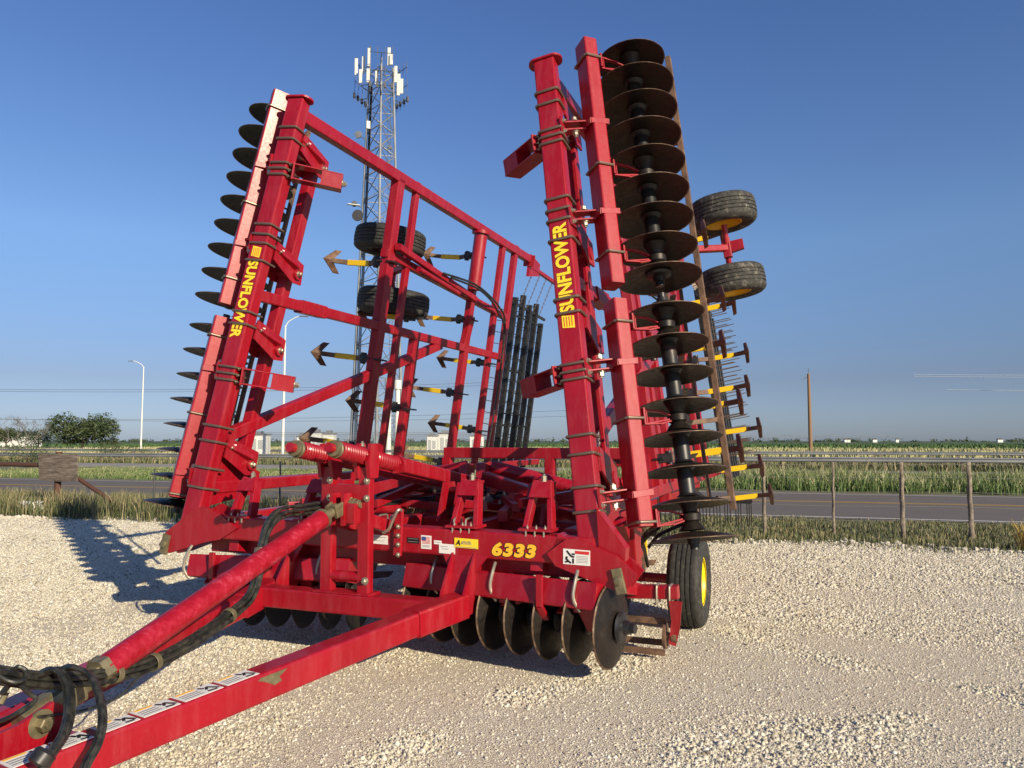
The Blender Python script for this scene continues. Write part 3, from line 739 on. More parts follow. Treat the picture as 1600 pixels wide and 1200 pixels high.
for j in range(7): k.lathe(R1+dR*(.06+.012*j), dR, [(.047, 0), (.051, .006), (.047, .012)], 20, cap=False)
k.build('lock_nut', CAST, lr)
k = MB(); E0 = R1+dR*.14; k.bar(E0, E0+dR*.30, .11, .13, (0, 0, 1), .03); k.build('rod_end', CAST, lr)
k = MB(); bolt(k, E0+dR*.26+V(.08, 0, 0), (1, 0, 0), .034, .035); k.lathe(E0+dR*.26+V(.07, 0, 0), (1, 0, 0), [(.062, 0), (.062, .012), (.05, .014)], 24); k.build('bolt', CAST, lr)
k = MB()
for s_ in (-1, 1): k.plate([E0+dR*.1+V(.068*s_, 0, -.03), E0+dR*.2+V(.068*s_, 0, .06), E0+dR*.36+V(.068*s_, 0, .06), V(.068*s_, -4.2, .36), V(.068*s_, -4.2, .16), E0+dR*.15+V(.068*s_, 0, -.2)], .025)
k.build('hitch_bracket', RED, tg)
# hose bundle
hp = [(500, 792, -.25), (470, 797, -.22), (438, 803, -.2), (418, 825, -.18), (408, 862, -.16), (402, 898, -.14), (388, 935, -.12), (358, 962, -.08), (300, 1002, -.03), (240, 1035, .02), (180, 1053, .05), (110, 1062, .07), (50, 1062, .08), (0, 1055, .1), (-70, 1050, .12)]
ctrl = [onX(a, b, c) for a, b, c in hp]
for j in range(7):
    t = j*2*math.pi/6; off = [V(.006*math.sin(j*2+i*.7), .0, 0)+(V(.028*math.cos(t+i*.12), 0, .03*math.sin(t+i*.12)) if j < 6 else V(0, 0, 0))*(1 if i > 2 else 1.2) for i in range(len(ctrl))]
    MB().path([p+o for p, o in zip(ctrl, off)], .0125, 8, smooth=7).build('hydraulic_hose', HOSE, root)
bk = [onX(500, 792, -.25), V(-.35, .3, 1.12), V(-.3, 1.2, 1.13), V(.1, 1.9, 1.14), V(.4, 2.4, 1.16)]
for j in range(4): MB().path([p+V(.03*math.sin(j*2.1+i), .02*j, .02*math.cos(j*1.7+i)) for i, p in enumerate(bk)], .013, 8, smooth=7).build('hydraulic_hose', HOSE, root)
for i in (7, 9, 10, 4):
    c = ctrl[i]; d = nrm(ctrl[i+1]-ctrl[i-1]); MB().lathe(c-d*.018, d, [(.044, 0), (.047, .002), (.047, .034), (.044, .036)], 20, cap=False).build('hose_clamp', CAST, root)
loops = [[(60, 1056, .08), (85, 1045, .15), (104, 1065, .25), (109, 1105, .35), (101, 1145, .42), (80, 1178, .46), (60, 1215, .5)],
         [(88, 1052, .1), (115, 1041, .2), (143, 1055, .3), (158, 1090, .42), (162, 1125, .5), (154, 1160, .54), (138, 1190, .56), (125, 1225, .58)],
         [(20, 1050, .1), (28, 1042, .12), (40, 1048, .14), (39, 1060, .16), (25, 1066, .16), (8, 1062, .14), (-10, 1050, .12)],
         [(240, 1045, .04), (215, 1060, .1), (190, 1085, .12), (160, 1100, .12), (120, 1112, .12), (60, 1120, .12)],
         [(28, 1068, .1), (48, 1085, .12), (55, 1095, .14), (20, 1118, .14), (-20, 1135, .14)]]
for li, lp in enumerate(loops):
    nh, rr = ((4, .0115), (3, .0115), (1, .010), (1, .006), (1, .010))[li]
    for j in range(nh):
        MB().path([onX(a+(j-1.5)*3.4*(1 if nh > 1 else 0), b+((j*7) % 3)*1.5, c+.012*((j*5) % 3)) for a, b, c in lp], rr, 8, smooth=8).build('hydraulic_hose', HOSE, root)
c = onX(68, 1183, .47); MB().lathe(c-V(0, .03, .02), (0.2, .6, .7), [(.035, 0), (.045, .01), (.045, .05), (.035, .06)], 16).build('hose_coupling', BLACK, root)
for (a, b) in (((2, 1085), (14, 1070)), ((0, 1100), (10, 1082))):
    k = MB(); k.tube(onX(*a, -.1), onX(*b, -.1), .014, 10); k.build('hose_coupling', CAST, root)
# fold cylinders
for sg in (-1, 1):
    a = V(sg*.15, 2.05, 1.42); b = V(sg*1.55, 2.0, 1.12)
    k = MB(); k.tube(a, a+(b-a)*.72, .075, 22); k.lathe(a+(b-a)*.70, b-a, [(.085, 0), (.085, .06), (.03, .06)], 22); fc = k.build('fold_cylinder', RED, root)
    MB().tube(a+(b-a)*.7, b, .028, 12).build('piston_rod', ZINC, fc)
    k = MB(); k.bar(V(sg*.1, 1.85, 1.0), V(sg*.1, 1.95, 1.45), .1, .2, (0, 1, 0), .01); k.bar(V(sg*1.1, 1.2, 1.16), V(sg*.3, 1.5, 1.34), .1, .12, (0, 0, 1), .01); k.build('cylinder_mount', RED, fc)
# springs, links and struts filling the centre frame
rc = random.Random(12)
for i in range(40):
    x, y = rc.uniform(-1.4, 1.45), rc.uniform(.5, 3.1); a = rc.choice((0, 0, .5, -.5, 1.57)); l = rc.uniform(.35, 1.0); z = rc.uniform(1.06, 1.26)
    d = V(math.sin(a), math.cos(a), rc.uniform(-.2, .2))*l/2; k = MB(); p0, p1 = V(x, y, z)-d, V(x, y, z)+d
    if i % 3 == 0: k.tube(p0, p1, .03, 12); k.tube(p0, p0+(p1-p0)*.55, .048, 14)
    else: k.bar(p0, p1, .06, .07, (0, 0, 1), .008)
    st = k.build('strut', RED, root)
    if i % 3 == 0:
        q = MB(); coil(q, p0+(p1-p0)*.58, p1, .045, .010, 9); q.build('coil_spring', UB if i % 2 else RED, st)
    q = BoltSet(); bolt(q, p1+V(0, 0, .04), (0, 0, 1), .018, .02); q.build('bolt', ZINC, st)
for i in range(9):
    x, y = rc.uniform(-1.1, 1.3), rc.uniform(.3, 2.6); pts = [V(x, y, 1.1)]
    for j in range(5): pts.append(pts[-1]+V(rc.uniform(-.3, .3), rc.uniform(.1, .35), rc.uniform(-.05, .09)))
    MB().path(pts, .013, 7, smooth=6).build('hydraulic_hose', HOSE, root)
for x in (-.9, 1.1, .3):
    k = MB(); k.plate([V(x, .5, 1.02), V(x, .95, 1.02), V(x, .8, 1.34), V(x, .62, 1.34)], .03); k.plate([V(x+.14, .5, 1.02), V(x+.14, .95, 1.02), V(x+.14, .8, 1.34), V(x+.14, .62, 1.34)], .03); k.tube(V(x-.04, .71, 1.27), V(x+.2, .71, 1.27), .028, 12); k.build('lug_plate', RED, root)
# coiled hoses and centre sweeps
for j in range(4): MB().path([V(.1+.1*math.cos(t+j)+.05*t, 1.5+.22*math.sin(t), 1.18+.02*j+.03*math.sin(2*t+j)) for t in np.linspace(0, 6, 18)], .012, 7, smooth=3).build('hydraulic_hose', HOSE, root)
for (x, y) in ((-1.5, 2.3), (-.9, 3.3), (-.3, 2.3), (.3, 3.3), (.9, 2.3), (1.45, 3.3), (-1.2, 4.3), (0, 4.3), (1.2, 4.3), (-.6, 5.3), (.6, 5.3)):
    k = MB(); k.m = 1; k.bar(V(x, y, .95), V(x, y+.05, .80), .1, .08, (0, 1, 0), .008); k.m = 0
    k.bar(V(x, y+.05, .82), V(x, y+.2, .56), .045, .03, (0, 1, 0), .005); k.m = 2; k.bar(V(x, y+.2, .57), V(x, y+.2, .38), .05, .03, (0, 1, 0), .005); k.m = 0
    k.bar(V(x, y+.2, .39), V(x, y+.08, .2), .05, .03, (0, 1, 0), .005); o = k.build('sweep_shank', [RUST, BLACK, YEL], root)
    k = MB()
    for s2 in (-1, 1): k.plate([V(x, y-.05, .12), V(x, y+.1, .18), V(x+.17*s2, y+.26, .17), V(x+.17*s2, y+.15, .13)], .012)
    k.build('sweep_point', RUST, o)
# rear reel/harrow of the centre section seen past the right side
k = MB()
for y, z in ((7.2, .75), (7.6, .72), (8.0, .7)):
    k.bar(V(-1.9, y, z), V(2.3, y, z), .06, .06, (0, 0, 1), .006)
    x = -1.8
    while x < 2.3: k.tube(V(x, y, z), V(x, y+.08, z-.38), .009, 6); x += .17
for x in (-1.5, 0, 1.5): k.bar(V(x, 6.5, 1.0), V(x, 8.0, .74), .06, .06, (0, 0, 1), .006)
k.build('rear_harrow', BLACK, root)
# ================================================================== SETTING
ra = math.radians(16.7); RD = V(math.cos(ra), -math.sin(ra), 0); RQ = V(math.sin(ra), math.cos(ra), 0); RP = V(5.3, 17.8, 0)
def S(t, s, z=0.): return RP+RD*t+RQ*s+V(0, 0, z)
def sheet(name, t0, t1, s0, s1, z, m, nt=1, wob=0., **tags):
    k = MB(); n = max(nt, 1); top = []; bot = []
    for i in range(n+1):
        t = t0+(t1-t0)*i/n; w = wob*math.sin(t*.9)*math.sin(t*.37+1)+wob*.5*math.sin(t*2.3)
        bot.append(S(t, s0, z)); top.append(S(t, s1+w, z))
    k.add(bot+top, [(i, i+1, n+1+i+1, n+1+i) for i in range(n)])
    return k.build(name, m, flat=True, **tags)
def _base(nt, b):
    n = noise(nt, .05, 6, .6); f = noise(nt, 1.2, 8, .75)
    c = ramp(nt, n, [(.35, (.10, .115, .045)), (.65, (.20, .18, .09))])
    L(nt, mix(nt, .6, c, ramp(nt, f, [(.3, (.05, .06, .022)), (.7, (.26, .22, .12))])), b.inputs['Base Color'])
GRND = mat('dry_grass_ground', rough=.9, build=_base)
def _gravel(nt, b):
    tc = N(nt, 'ShaderNodeTexCoord'); v = N(nt, 'ShaderNodeTexVoronoi', Scale=75.); L(nt, tc.outputs['Object'], v.inputs['Vector'])
    v2 = N(nt, 'ShaderNodeTexVoronoi', Scale=150.); L(nt, tc.outputs['Object'], v2.inputs['Vector'])
    sep = N(nt, 'ShaderNodeSeparateColor'); L(nt, v2.outputs['Color'], sep.inputs[0])
    c = ramp(nt, sep.outputs[0], [(0, (.32, .26, .18)), (.3, (.56, .49, .38)), (.7, (.68, .61, .49)), (1, (.78, .73, .62))])
    patch = noise(nt, .45, 6, .65)
    c = mix(nt, ramp(nt, patch, [(.40, (0,)*3), (.65, (.5,)*3)]), c, (.64, .51, .36))
    L(nt, c, b.inputs['Base Color'])
    m = N(nt, 'ShaderNodeMath', operation='ADD'); L(nt, v.outputs['Distance'], m.inputs[0]); L(nt, v2.outputs['Distance'], m.inputs[1])
    bump(nt, b, m.outputs[0], .8, .008)
GRAV = mat('crushed_limestone', rough=.9, build=_gravel)
def _stone(nt, b):
    a = N(nt, 'ShaderNodeAttribute', attribute_name='tint')
    L(nt, ramp(nt, a.outputs['Fac'], [(0, (.29, .235, .165)), (.15, (.50, .435, .31)), (.5, (.655, .595, .46)), (.85, (.74, .69, .56)), (1, (.80, .77, .68))]), b.inputs['Base Color'])
STONE = mat('limestone_chips', rough=.85, build=_stone)
def _asph(nt, b):
    f = noise(nt, 60, 4); n = noise(nt, .5, 5)
    c = mix(nt, .5, ramp(nt, f, [(.3, (.085, .066, .052)), (.7, (.18, .145, .118))]), ramp(nt, n, [(.3, (.10, .085, .072)), (.7, (.145, .125, .11))]))
    L(nt, c, b.inputs['Base Color'])
ASPH = mat('worn_asphalt', rough=.85, build=_asph)
def _asph2(nt, b): L(nt, ramp(nt, noise(nt, .6, 6), [(.3, (.22, .20, .17)), (.7, (.32, .29, .25))]), b.inputs['Base Color'])
CONC = mat('pale_concrete_road', rough=.85, build=_asph2)
def _field(nt, b):
    L(nt, ramp(nt, noise(nt, .02, 6, .7), [(.35, (.030, .065, .018)), (.7, (.06, .10, .03))]), b.inputs['Base Color'])
FIELD = mat('green_crop', rough=.95, build=_field)
LINEW = mat('white_road_paint', (.62, .60, .55), .7); LINEY = mat('yellow_road_paint', (.55, .32, .05), .7)

k = MB(); k.add([(-3000, -60, -.008), (3000, -60, -.008), (3000, 5000, -.008), (-3000, 5000, -.008)], [(0, 1, 2, 3)]); k.build('ground', GRND, flat=True, kind='structure')
sheet('gravel_yard', -45, 40, -40, -4.9, .0, GRAV, 120, .35, kind='structure')
sheet('road', -160, 220, -.35, 8.6, .004, ASPH, kind='structure')
k = MB()
k.add([S(-160, .0, .008), S(220, .0, .008), S(220, .13, .008), S(-160, .13, .008)], [(0, 1, 2, 3)]); k.add([S(-160, 8.1, .008), S(220, 8.1, .008), S(220, 8.22, .008), S(-160, 8.22, .008)], [(0, 1, 2, 3)])
k.m = 1
for s_ in (4.5, 4.75): k.add([S(-160, s_, .008), S(220, s_, .008), S(220, s_+.11, .008), S(-160, s_+.11, .008)], [(0, 1, 2, 3)])
k.build('road_marking', [LINEW, LINEY], flat=True, kind='structure')
sheet('road', -300, 400, 22, 29, .004, CONC, kind='structure')
sheet('road', -300, 400, 46, 54, .004, CONC, kind='structure')
sheet('field', -2600, 2600, 150, 3900, .004, FIELD, kind='structure')

# gravel chips
def _g(px, py): r = wray(px, py); r = r*(-H/r[2]); return r[0], r[1]
RIDGES = [(_g(*a), _g(*b)) for a, b in (((990, 1040), (800, 1088)), ((800, 1088), (640, 1168)), ((640, 1168), (500, 1260)), ((1150, 990), (1330, 1040)), ((1330, 1040), (1640, 1100)), ((1100, 1180), (1420, 1120)), ((1190, 905), (1560, 935)))]
def stones(n, name, dmin, dmax, smin, smax, bias=1.0):
    u = rng.random(n*3); d = np.sqrt(dmin**2+(dmax**2-dmin**2)*u**bias); x = (rng.random(n*3)*2-1)*(.72*d+.8)
    tx = (x-RP[0])*RD[0]+(d-RP[1])*RD[1]; sx = (x-RP[0])*RQ[0]+(d-RP[1])*RQ[1]
    pn = np.sin(x*1.1+np.sin(d*.7)*1.5)*np.sin(d*1.6+np.sin(x*.6)*2)+.5*np.sin(x*3.1+d*1.2)*np.sin(d*2.7-x)
    for (xa, ya), (xb, yb) in RIDGES:                    # loose ridges pushed up between the wheel tracks
        ux, uy = xb-xa, yb-ya; l2 = ux*ux+uy*uy; t_ = np.clip(((x-xa)*ux+(d-ya)*uy)/l2, 0, 1); dist = np.hypot(x-xa-t_*ux, d-ya-t_*uy+.06*np.sin(x*4))
        pn = pn+1.7*np.exp(-(dist/.16)**2)-.9*np.exp(-((dist-.55)/.28)**2)
    keep = (sx < -4.75+.3*np.sin(tx*.9)*np.sin(tx*.37+1)) & (rng.random(n*3) < np.clip(.70+.30*pn, .38, 1))
    x, d, pn = x[keep][:n], d[keep][:n], pn[keep][:n]; n = len(x)
    s = smin+(smax-smin)*rng.random(n)**4.; s *= (1+.25*np.clip(pn, -.8, 1.8))*np.clip(d/7.5, .85, 1.6)
    base = np.array([(1, .2, 0), (-.2, 1, 0), (-1, -.2, 0), (.2, -1, 0), (.35, .2, .95), (-.35, -.2, .8)], float)
    vv = base[None]+.55*(rng.random((n, 6, 3))-.5)
    a = rng.random(n)*6.283; ca, sa = np.cos(a), np.sin(a)
    sc3 = np.stack([1+.4*rng.random(n), .65+.45*rng.random(n), .5+.7*rng.random(n)], 1)
    vv = vv*sc3[:, None]*s[:, None, None]*.5
    X = vv[..., 0]*ca[:, None]-vv[..., 1]*sa[:, None]+x[:, None]; Y = vv[..., 0]*sa[:, None]+vv[..., 1]*ca[:, None]+d[:, None]; Z = vv[..., 2]; Z[:, :4] = -.003
    co = np.stack([X, Y, Z], -1).reshape(-1, 3)
    fb = np.array([(0, 1, 4), (1, 5, 4), (1, 2, 5), (2, 3, 5), (3, 4, 5), (3, 0, 4)])
    fs = (fb[None]+6*np.arange(n)[:, None, None]).reshape(-1, 3)
    tint = np.repeat(np.clip(rng.normal(.47, .26, n), 0, 1), 6)
    return tri_mesh(name, co, fs, STONE, tint)
def tri_mesh(name, co, fs, m, tint=None, kind='stuff'):
    me = bpy.data.meshes.new(name); nf = len(fs); kf = fs.shape[1]
    me.vertices.add(len(co)); me.vertices.foreach_set('co', co.astype(np.float32).ravel())
    me.loops.add(nf*kf); me.loops.foreach_set('vertex_index', fs.astype(np.int32).ravel())
    me.polygons.add(nf); me.polygons.foreach_set('loop_start', np.arange(0, nf*kf, kf, dtype=np.int32)); me.polygons.foreach_set('loop_total', np.full(nf, kf, np.int32))
    me.update(calc_edges=True)
    if tint is not None:
        at = me.attributes.new('tint', 'FLOAT', 'FACE'); at.data.foreach_set('value', tint.astype(np.float32))
    me.materials.append(m); o = bpy.data.objects.new(name, me); COL.objects.link(o)
    if kind: o['kind'] = kind
    return o
st = stones(430000, 'gravel_chips', 3.2, 17.5, .0145, .036, 1.2)
st['label'] = 'pale crushed limestone chips scattered over the yard'; st['category'] = 'gravel'

# grass
def _grass(cols):
    def f(nt, b):
        a = N(nt, 'ShaderNodeAttribute', attribute_name='tint'); L(nt, ramp(nt, a.outputs['Fac'], cols), b.inputs['Base Color'])
    return f
GR1 = mat('mixed_weeds', rough=.7, build=_grass([(0, (.035, .055, .015)), (.45, (.085, .105, .035)), (.7, (.18, .16, .075)), (1, (.38, .30, .18))]))
GR2 = mat('tall_green_grass', rough=.7, build=_grass([(0, (.035, .075, .015)), (.5, (.08, .14, .03)), (.82, (.15, .18, .06)), (1, (.42, .38, .22))]))
GR3 = mat('dry_pale_grass', rough=.8, build=_grass([(0, (.16, .19, .06)), (.4, (.30, .30, .13)), (1, (.52, .45, .26))]))
def blades(name, n, t0, t1, s0, s1, h0, h1, w, m, hfun=None, lean=.35, seed=None, tip=0.):
    t = t0+(t1-t0)*rng.random(n); s = s0+(s1-s0)*rng.random(n); s = s+np.minimum(.35, (s1-s0)*.06)*(rng.normal(size=n)*.6+np.sin(t*1.7)*np.sin(t*.6+1))
    # clump the blades
    cl = np.sin(t*2.1+3*np.sin(s*1.3))*np.sin(s*2.7+2*np.sin(t*.8))
    keep = rng.random(n) < .75+.35*cl; t, s, cl = t[keep], s[keep], cl[keep]; n = len(t)
    h = (h0+(h1-h0)*rng.random(n)**1.5)*(1+.3*cl)
    if hfun is not None: h *= hfun(t, s)
    p = RP[None, :2]+np.outer(t, RD[:2])+np.outer(s, RQ[:2])
    a = rng.random(n)*6.283; dx = np.stack([np.cos(a), np.sin(a)], 1); b = rng.random(n)*6.283; ln = np.stack([np.cos(b), np.sin(b)], 1)*(lean*h*rng.random(n))[:, None]
    ww = (w*(.6+.8*rng.random(n)))[:, None]
    v = np.zeros((n, 5, 3)); v[:, 0, :2] = p-dx*ww/2; v[:, 1, :2] = p+dx*ww/2
    v[:, 2, :2] = p+ln*.4-dx*ww*.4; v[:, 3, :2] = p+ln*.4+dx*ww*.4; v[:, 2, 2] = v[:, 3, 2] = h*.6; v[:, 4, :2] = p+ln*1.2; v[:, 4, 2] = h
    v[:, 0, 2] = v[:, 1, 2] = -.01
    fb = np.array([(0, 1, 3), (0, 3, 2), (2, 3, 4)]); fs = (fb[None]+5*np.arange(n)[:, None, None]).reshape(-1, 3)
    tv = np.clip(rng.normal(.45, .2, n)+.12*cl, 0, 1); tint = np.stack([tv, tv, np.clip(tv+tip, 0, 1)], 1).ravel()
    return tri_mesh(name, v.reshape(-1, 3), fs, m, tint)
lf = lambda t, s: np.where(t < -4, 1.7, .45)*np.clip(1.15-.12*(s+5), .3, 1.3)
g = blades('verge_weeds', 90000, -24, 11, -5.1, -.5, .05, .30, .014, GR1, lf, tip=.15); g['label'] = 'scrubby weeds and dry grass along the gravel edge'; g['category'] = 'weeds'
g = blades('median_grass', 230000, -40, 36, 9.4, 21.6, .14, .66, .024, GR2, lambda t, s: np.where(t < -8, .35, 1.)*np.where(s < 16, 1, .6)*(1+.25*np.sin(t*1.3)*np.sin(t*.41+2)), lean=.55, tip=.30); g['label'] = 'tall green roadside grass with pale seed heads'; g['category'] = 'grass'
g = blades('median_grass', 60000, -70, 60, 29.5, 45.5, .2, .55, .06, GR1, tip=.2); g['label'] = 'low dull green grass between the far lanes'; g['category'] = 'grass'
g = blades('verge_weeds', 70000, -130, 120, 54.5, 148, .2, .6, .13, GR3, tip=.15); g['label'] = 'pale dry grass strip beyond the far road'; g['category'] = 'grass'
# crop rows
g = blades('crop', 50000, -260, 260, 150, 330, .4, .8, .35, mat('crop_leaves', rough=.8, build=_grass([(0, (.03, .07, .015)), (1, (.07, .13, .035))]))); g['label'] = 'dark green crop standing in the far field'; g['category'] = 'crop'
# loose boulder-ish stones along the edge
k = MB(); co = []
def rock(mb_, c, r):
    bm_ = [(math.cos(a)*math.cos(e), math.sin(a)*math.cos(e), math.sin(e)) for e, aa in ((-.5, 6), (.5, 6)) for a in [i*6.283/aa for i in range(aa)]]+[(0, 0, .95)]
    vs = [c+V(*q)*r*(1+random.uniform(-.25, .25)) for q in bm_]; mb_.add(vs, [(i, (i+1) % 6, 6+(i+1) % 6, 6+i) for i in range(6)]+[(6+i, 6+(i+1) % 6, 12) for i in range(6)])
for i in range(700):
    t = random.uniform(-24, 11); rock(k, S(t, -4.95+random.gauss(0, .13)+.35*math.sin(t*.9)*math.sin(t*.37+1), .01), random.uniform(.02, .06))
o = k.build('edge_rubble', mat('pale_rubble', (.55, .50, .42), .9), flat=True, kind='stuff'); o['label'] = 'larger pale stones lying along the gravel edge'; o['category'] = 'stones'

# sprout
def tuft(name, t, s, n, h, m, lab, cat='weed', spread=.25):
    p = S(t, s); vs = []; mb_ = MB()
    for i in range(n):
        a = random.random()*6.283; r = random.random()*spread; l = random.uniform(.2, .9)*h*.5; w = .008; hh = h*random.uniform(.5, 1)
        b0 = p+V(math.cos(a), math.sin(a), 0)*r*.4; d = V(math.cos(a), math.sin(a), 0); e = V(-d[1], d[0], 0)
        mb_.add([b0-e*w, b0+e*w, b0+d*l*.4+e*w*.8+V(0, 0, hh*.6), b0+d*l*.4-e*w*.8+V(0, 0, hh*.6), b0+d*l+V(0, 0, hh)], [(0, 1, 2, 3), (3, 2, 4)])
    return mb_.build(name, m, flat=True, label=lab, category=cat)
tuft('weed_clump', 4.3, -4.6, 160, .5, mat('golden_weed', (.42, .30, .08), .8), 'golden brown weed clump beside the rightmost fence post', spread=.5)

# ---- fence of rough posts with wires
def _wood(nt, b): L(nt, ramp(nt, noise(nt, 12, 6, .7), [(.3, (.10, .075, .055)), (.55, (.22, .18, .14)), (.75, (.42, .38, .32))]), b.inputs['Base Color'])
WOOD = mat('weathered_wood', rough=.9, build=_wood)
def post(x, y, h, r, lean, name='fence_post', m=None, **tags):
    k = MB(); pr = []; base = V(0, 0, 0); n = 9
    for i in range(10):
        z = -.05+(h+.05)*i/9; c = V(lean*z+.005*math.sin(i*1.9+x), .004*math.cos(i*2.3), z); rr = r*(1-.15*i/9)*(1+.09*math.sin(i*2.7+x*3))
        for j in range(n): a = 2*math.pi*j/n; k.v.append(tuple(c+V(math.cos(a), math.sin(a), 0)*rr*(1+.08*math.sin(j*2.4+i))))
    for i in range(9):
        for j in range(n): k.f.append((i*n+j, i*n+(j+1) % n, (i+1)*n+(j+1) % n, (i+1)*n+j)); k.mi.append(0)
    k.f.append(tuple(range(9*n, 10*n))); k.mi.append(0)
    return k.build(name, m or WOOD, loc=(x, y, 0), ang=50, **tags)
cols = [(1190, 'slim rough wooden fence post nearest the red machine'), (1297, 'thin dark wooden fence post, second to the right of the machine'), (1404, 'stout rough wooden fence post, third to the right of the machine'), (1510, 'stout rough wooden fence post, furthest right along the gravel')]
fence_pts = []
for i, (px, lab) in enumerate(cols):
    a = (px-800)/F
    # intersect with fence line s=-3.6
    d = (-3.6+RP@RQ)/(a*RQ[0]+RQ[1]); x = a*d
    r = (.034, .026, .042, .042)[i]; h = hgt((722, 722, 722, 722)[i], d)
    post(x, d, h, r, random.uniform(-.02, .02), label=lab, category='fence post', group='rough posts of the wire fence on the right'); fence_pts.append((x, d, h))
for px in (1085, 960, 440, 245):
    a = (px-800)/F; d = (-3.6+RP@RQ)/(a*RQ[0]+RQ[1]); x = a*d
    lab = {1085: 'wooden fence post behind the right transport wheel', 960: 'wooden fence post hidden behind the middle of the machine', 440: 'slim dark fence post seen between the left wing and the hitch mast', 245: 'slim steel fence post just left of the left wing foot'}[px]
    if px < 500: post(x, d, 1.05 if px == 245 else 1.25, .022, 0, m=GREYD, label=lab, category='fence post')
    else: post(x, d, 1.3, .045, .01, label=lab, category='fence post')
    fence_pts.append((x, d, 1.25))
k = MB()
f0, f1 = S(-17.2, -3.6), S(14, -3.6)
for z in (1.28, 1.05, .8, .55, .3):
    pts = [f0+(f1-f0)*t+V(0, 0, z+.015*math.sin(t*40)) for t in np.linspace(0, 1, 60)]
    k.path(pts, .0035, 4)
k.build('fence_wire', mat('old_fence_wire', (.30, .28, .25), .6, .5), label='strands of thin barbed wire strung along the roadside fence', category='fence wire')
# pipe corner of the fence on the left
PIPE = mat('rusty_pipe', (.10, .045, .03), .7, .3)
a95 = (95-800)/F; dL = (-3.6+RP@RQ)/(a95*RQ[0]+RQ[1]); pL = V(a95*dL, dL, 0); tL = (pL-RP)@RD
pr_ = empty('pipe_fence', pL, 0, label='rusty pipe corner brace of the fence beside the weathered board', category='fence')
k = MB(); k.tube(V(0, 0, -.1), V(0, 0, hgt(706, dL)), .075, 14); k.build('post', PIPE, pr_)
zt = hgt(727, dL)
k = MB(); k.tube(V(0, 0, zt)-RD*.0, V(0, 0, zt+.05)-RD*9, .055, 12); k.build('rail', PIPE, pr_)
k = MB(); k.tube(V(0, 0, zt), RD*2.3+V(0, 0, -.05), .05, 12); k.build('brace', PIPE, pr_)
def _board(nt, b):
    tc = N(nt, 'ShaderNodeTexCoord'); mp = N(nt, 'ShaderNodeMapping'); mp.inputs['Scale'].default_value = (1, 1, 7); L(nt, tc.outputs['Object'], mp.inputs[0])
    n = noise(nt, 2.6, 8, .7, vec=mp.outputs[0]); L(nt, ramp(nt, n, [(.35, (.05, .038, .03)), (.5, (.12, .095, .075)), (.68, (.23, .19, .155))]), b.inputs['Base Color'])
bd = MB(); c0 = V(0, 0, 0)
yb = lambda py: hgt(py, dL)
xw = lambda px: (px-800)/F*dL-pL[0]
bw = [(62, 709), (64, 729), (66, 750), (100, 752), (137, 751), (136, 730), (135, 709)]
bd.plate([V(xw(a), (-.12+(-.3)*xw(a)), yb(b)) for a, b in bw], .03)
bd.build('weathered_board', mat('grey_plywood', rough=.9, build=_board), loc=pL, label='weathered plywood board fixed to the rusty pipe post', category='board')
k = MB()
for s_ in range(40):
    a = random.random()*6.28; k.add([V(0, 0, .05)+V(random.uniform(-.3, .3), random.uniform(-.15, .15), random.uniform(0, .25)) for _ in range(3)], [(0, 1, 2)])
k.build('plastic_bag', mat('white_plastic', (.7, .7, .72), .4), loc=atD(53, 18.3), ang=180, label='crumpled white plastic bag caught in the weeds by the board', category='bag')

# ---- guard rails along the far road
def guard(t0, t1, s, name, lab):
    k = MB(); n = 30; prof = [(0, .45), (.05, .50), (.0, .56), (0, .62), (.05, .68), (0, .74)]
    g_ = empty(name, S(t0, s), 0, label=lab, category='guard rail'); o = S(t0, s)
    vs = []
    for t in (t0, t1):
        for (x, z) in prof: vs.append(S(t, s-x, z)-o)
    m_ = len(prof); k.add(vs, [(i, i+1, m_+i+1, m_+i) for i in range(m_-1)]); k.build('rail', GALV, g_, flat=True)
    k = MB(); t = t0
    while t <= t1: k.bar(S(t, s+.1, 0)-o, S(t, s+.1, .7)-o, .12, .12, RD, .005); t += 4.
    k.build('rail_posts', WOOD, g_)
guard(-60, 90, 31, 'guard_rail', 'long galvanised guard rail beyond the nearer far lane')
guard(-110, 120, 57, 'guard_rail', 'far galvanised guard rail along the most distant road')

# ---- street lamps, pole, power lines
def lamp(px, d, top, side, lab, hl):
    x, y, _ = atD(px, d); h = hgt(top, d); e = empty('street_lamp', (x, y, 0), label=lab, category='street lamp')
    MB().lathe((0, 0, 0), (0, 0, 1), [(.22, 0), (.22, .3), (.16, .35), (.09, h-1.0)], 12).build('pole', WHITE, e)
    tip = V(side*hl, 0, h); MB().path([V(0, 0, h-1.2), V(side*hl*.2, 0, h-.6), V(side*hl*.7, 0, h-.12), tip], .06, 8, smooth=5).build('arm', WHITE, e)
    k = MB(); k.bar(tip-V(side*.1, 0, 0), tip+V(side*.75, 0, -.03), .3, .12, (0, 0, 1), .04); k.build('lamp_head', GALV, e)
lamp(222, 130, 564, -1, 'white street lamp on the left with its arm bent to the left', 1.9)
lamp(443, 80, 494, 1, 'tall white street lamp seen between the left wing and the tower', 1.6)
x, y, _ = atD(1265, 125); h = hgt(584, 125); e = empty('utility_pole', (x, y, 0), label='bare brown wooden utility pole standing alone in the right field', category='utility pole')
MB().lathe((0, 0, 0), (0, 0, 1), [(.32, 0), (.22, h)], 12).build('pole', mat('brown_pole_wood', (.22, .13, .07), .8), e)
k = MB(); k.bar(V(-.9, 0, h-.9), V(-.1, 0, h-.4), .1, .1, (0, 0, 1)); k.bar(V(0, 0, h-.1), V(.0, 0, h+.9), .07, .07, (0, 1, 0)); k.build('bracket', GREYD, e)
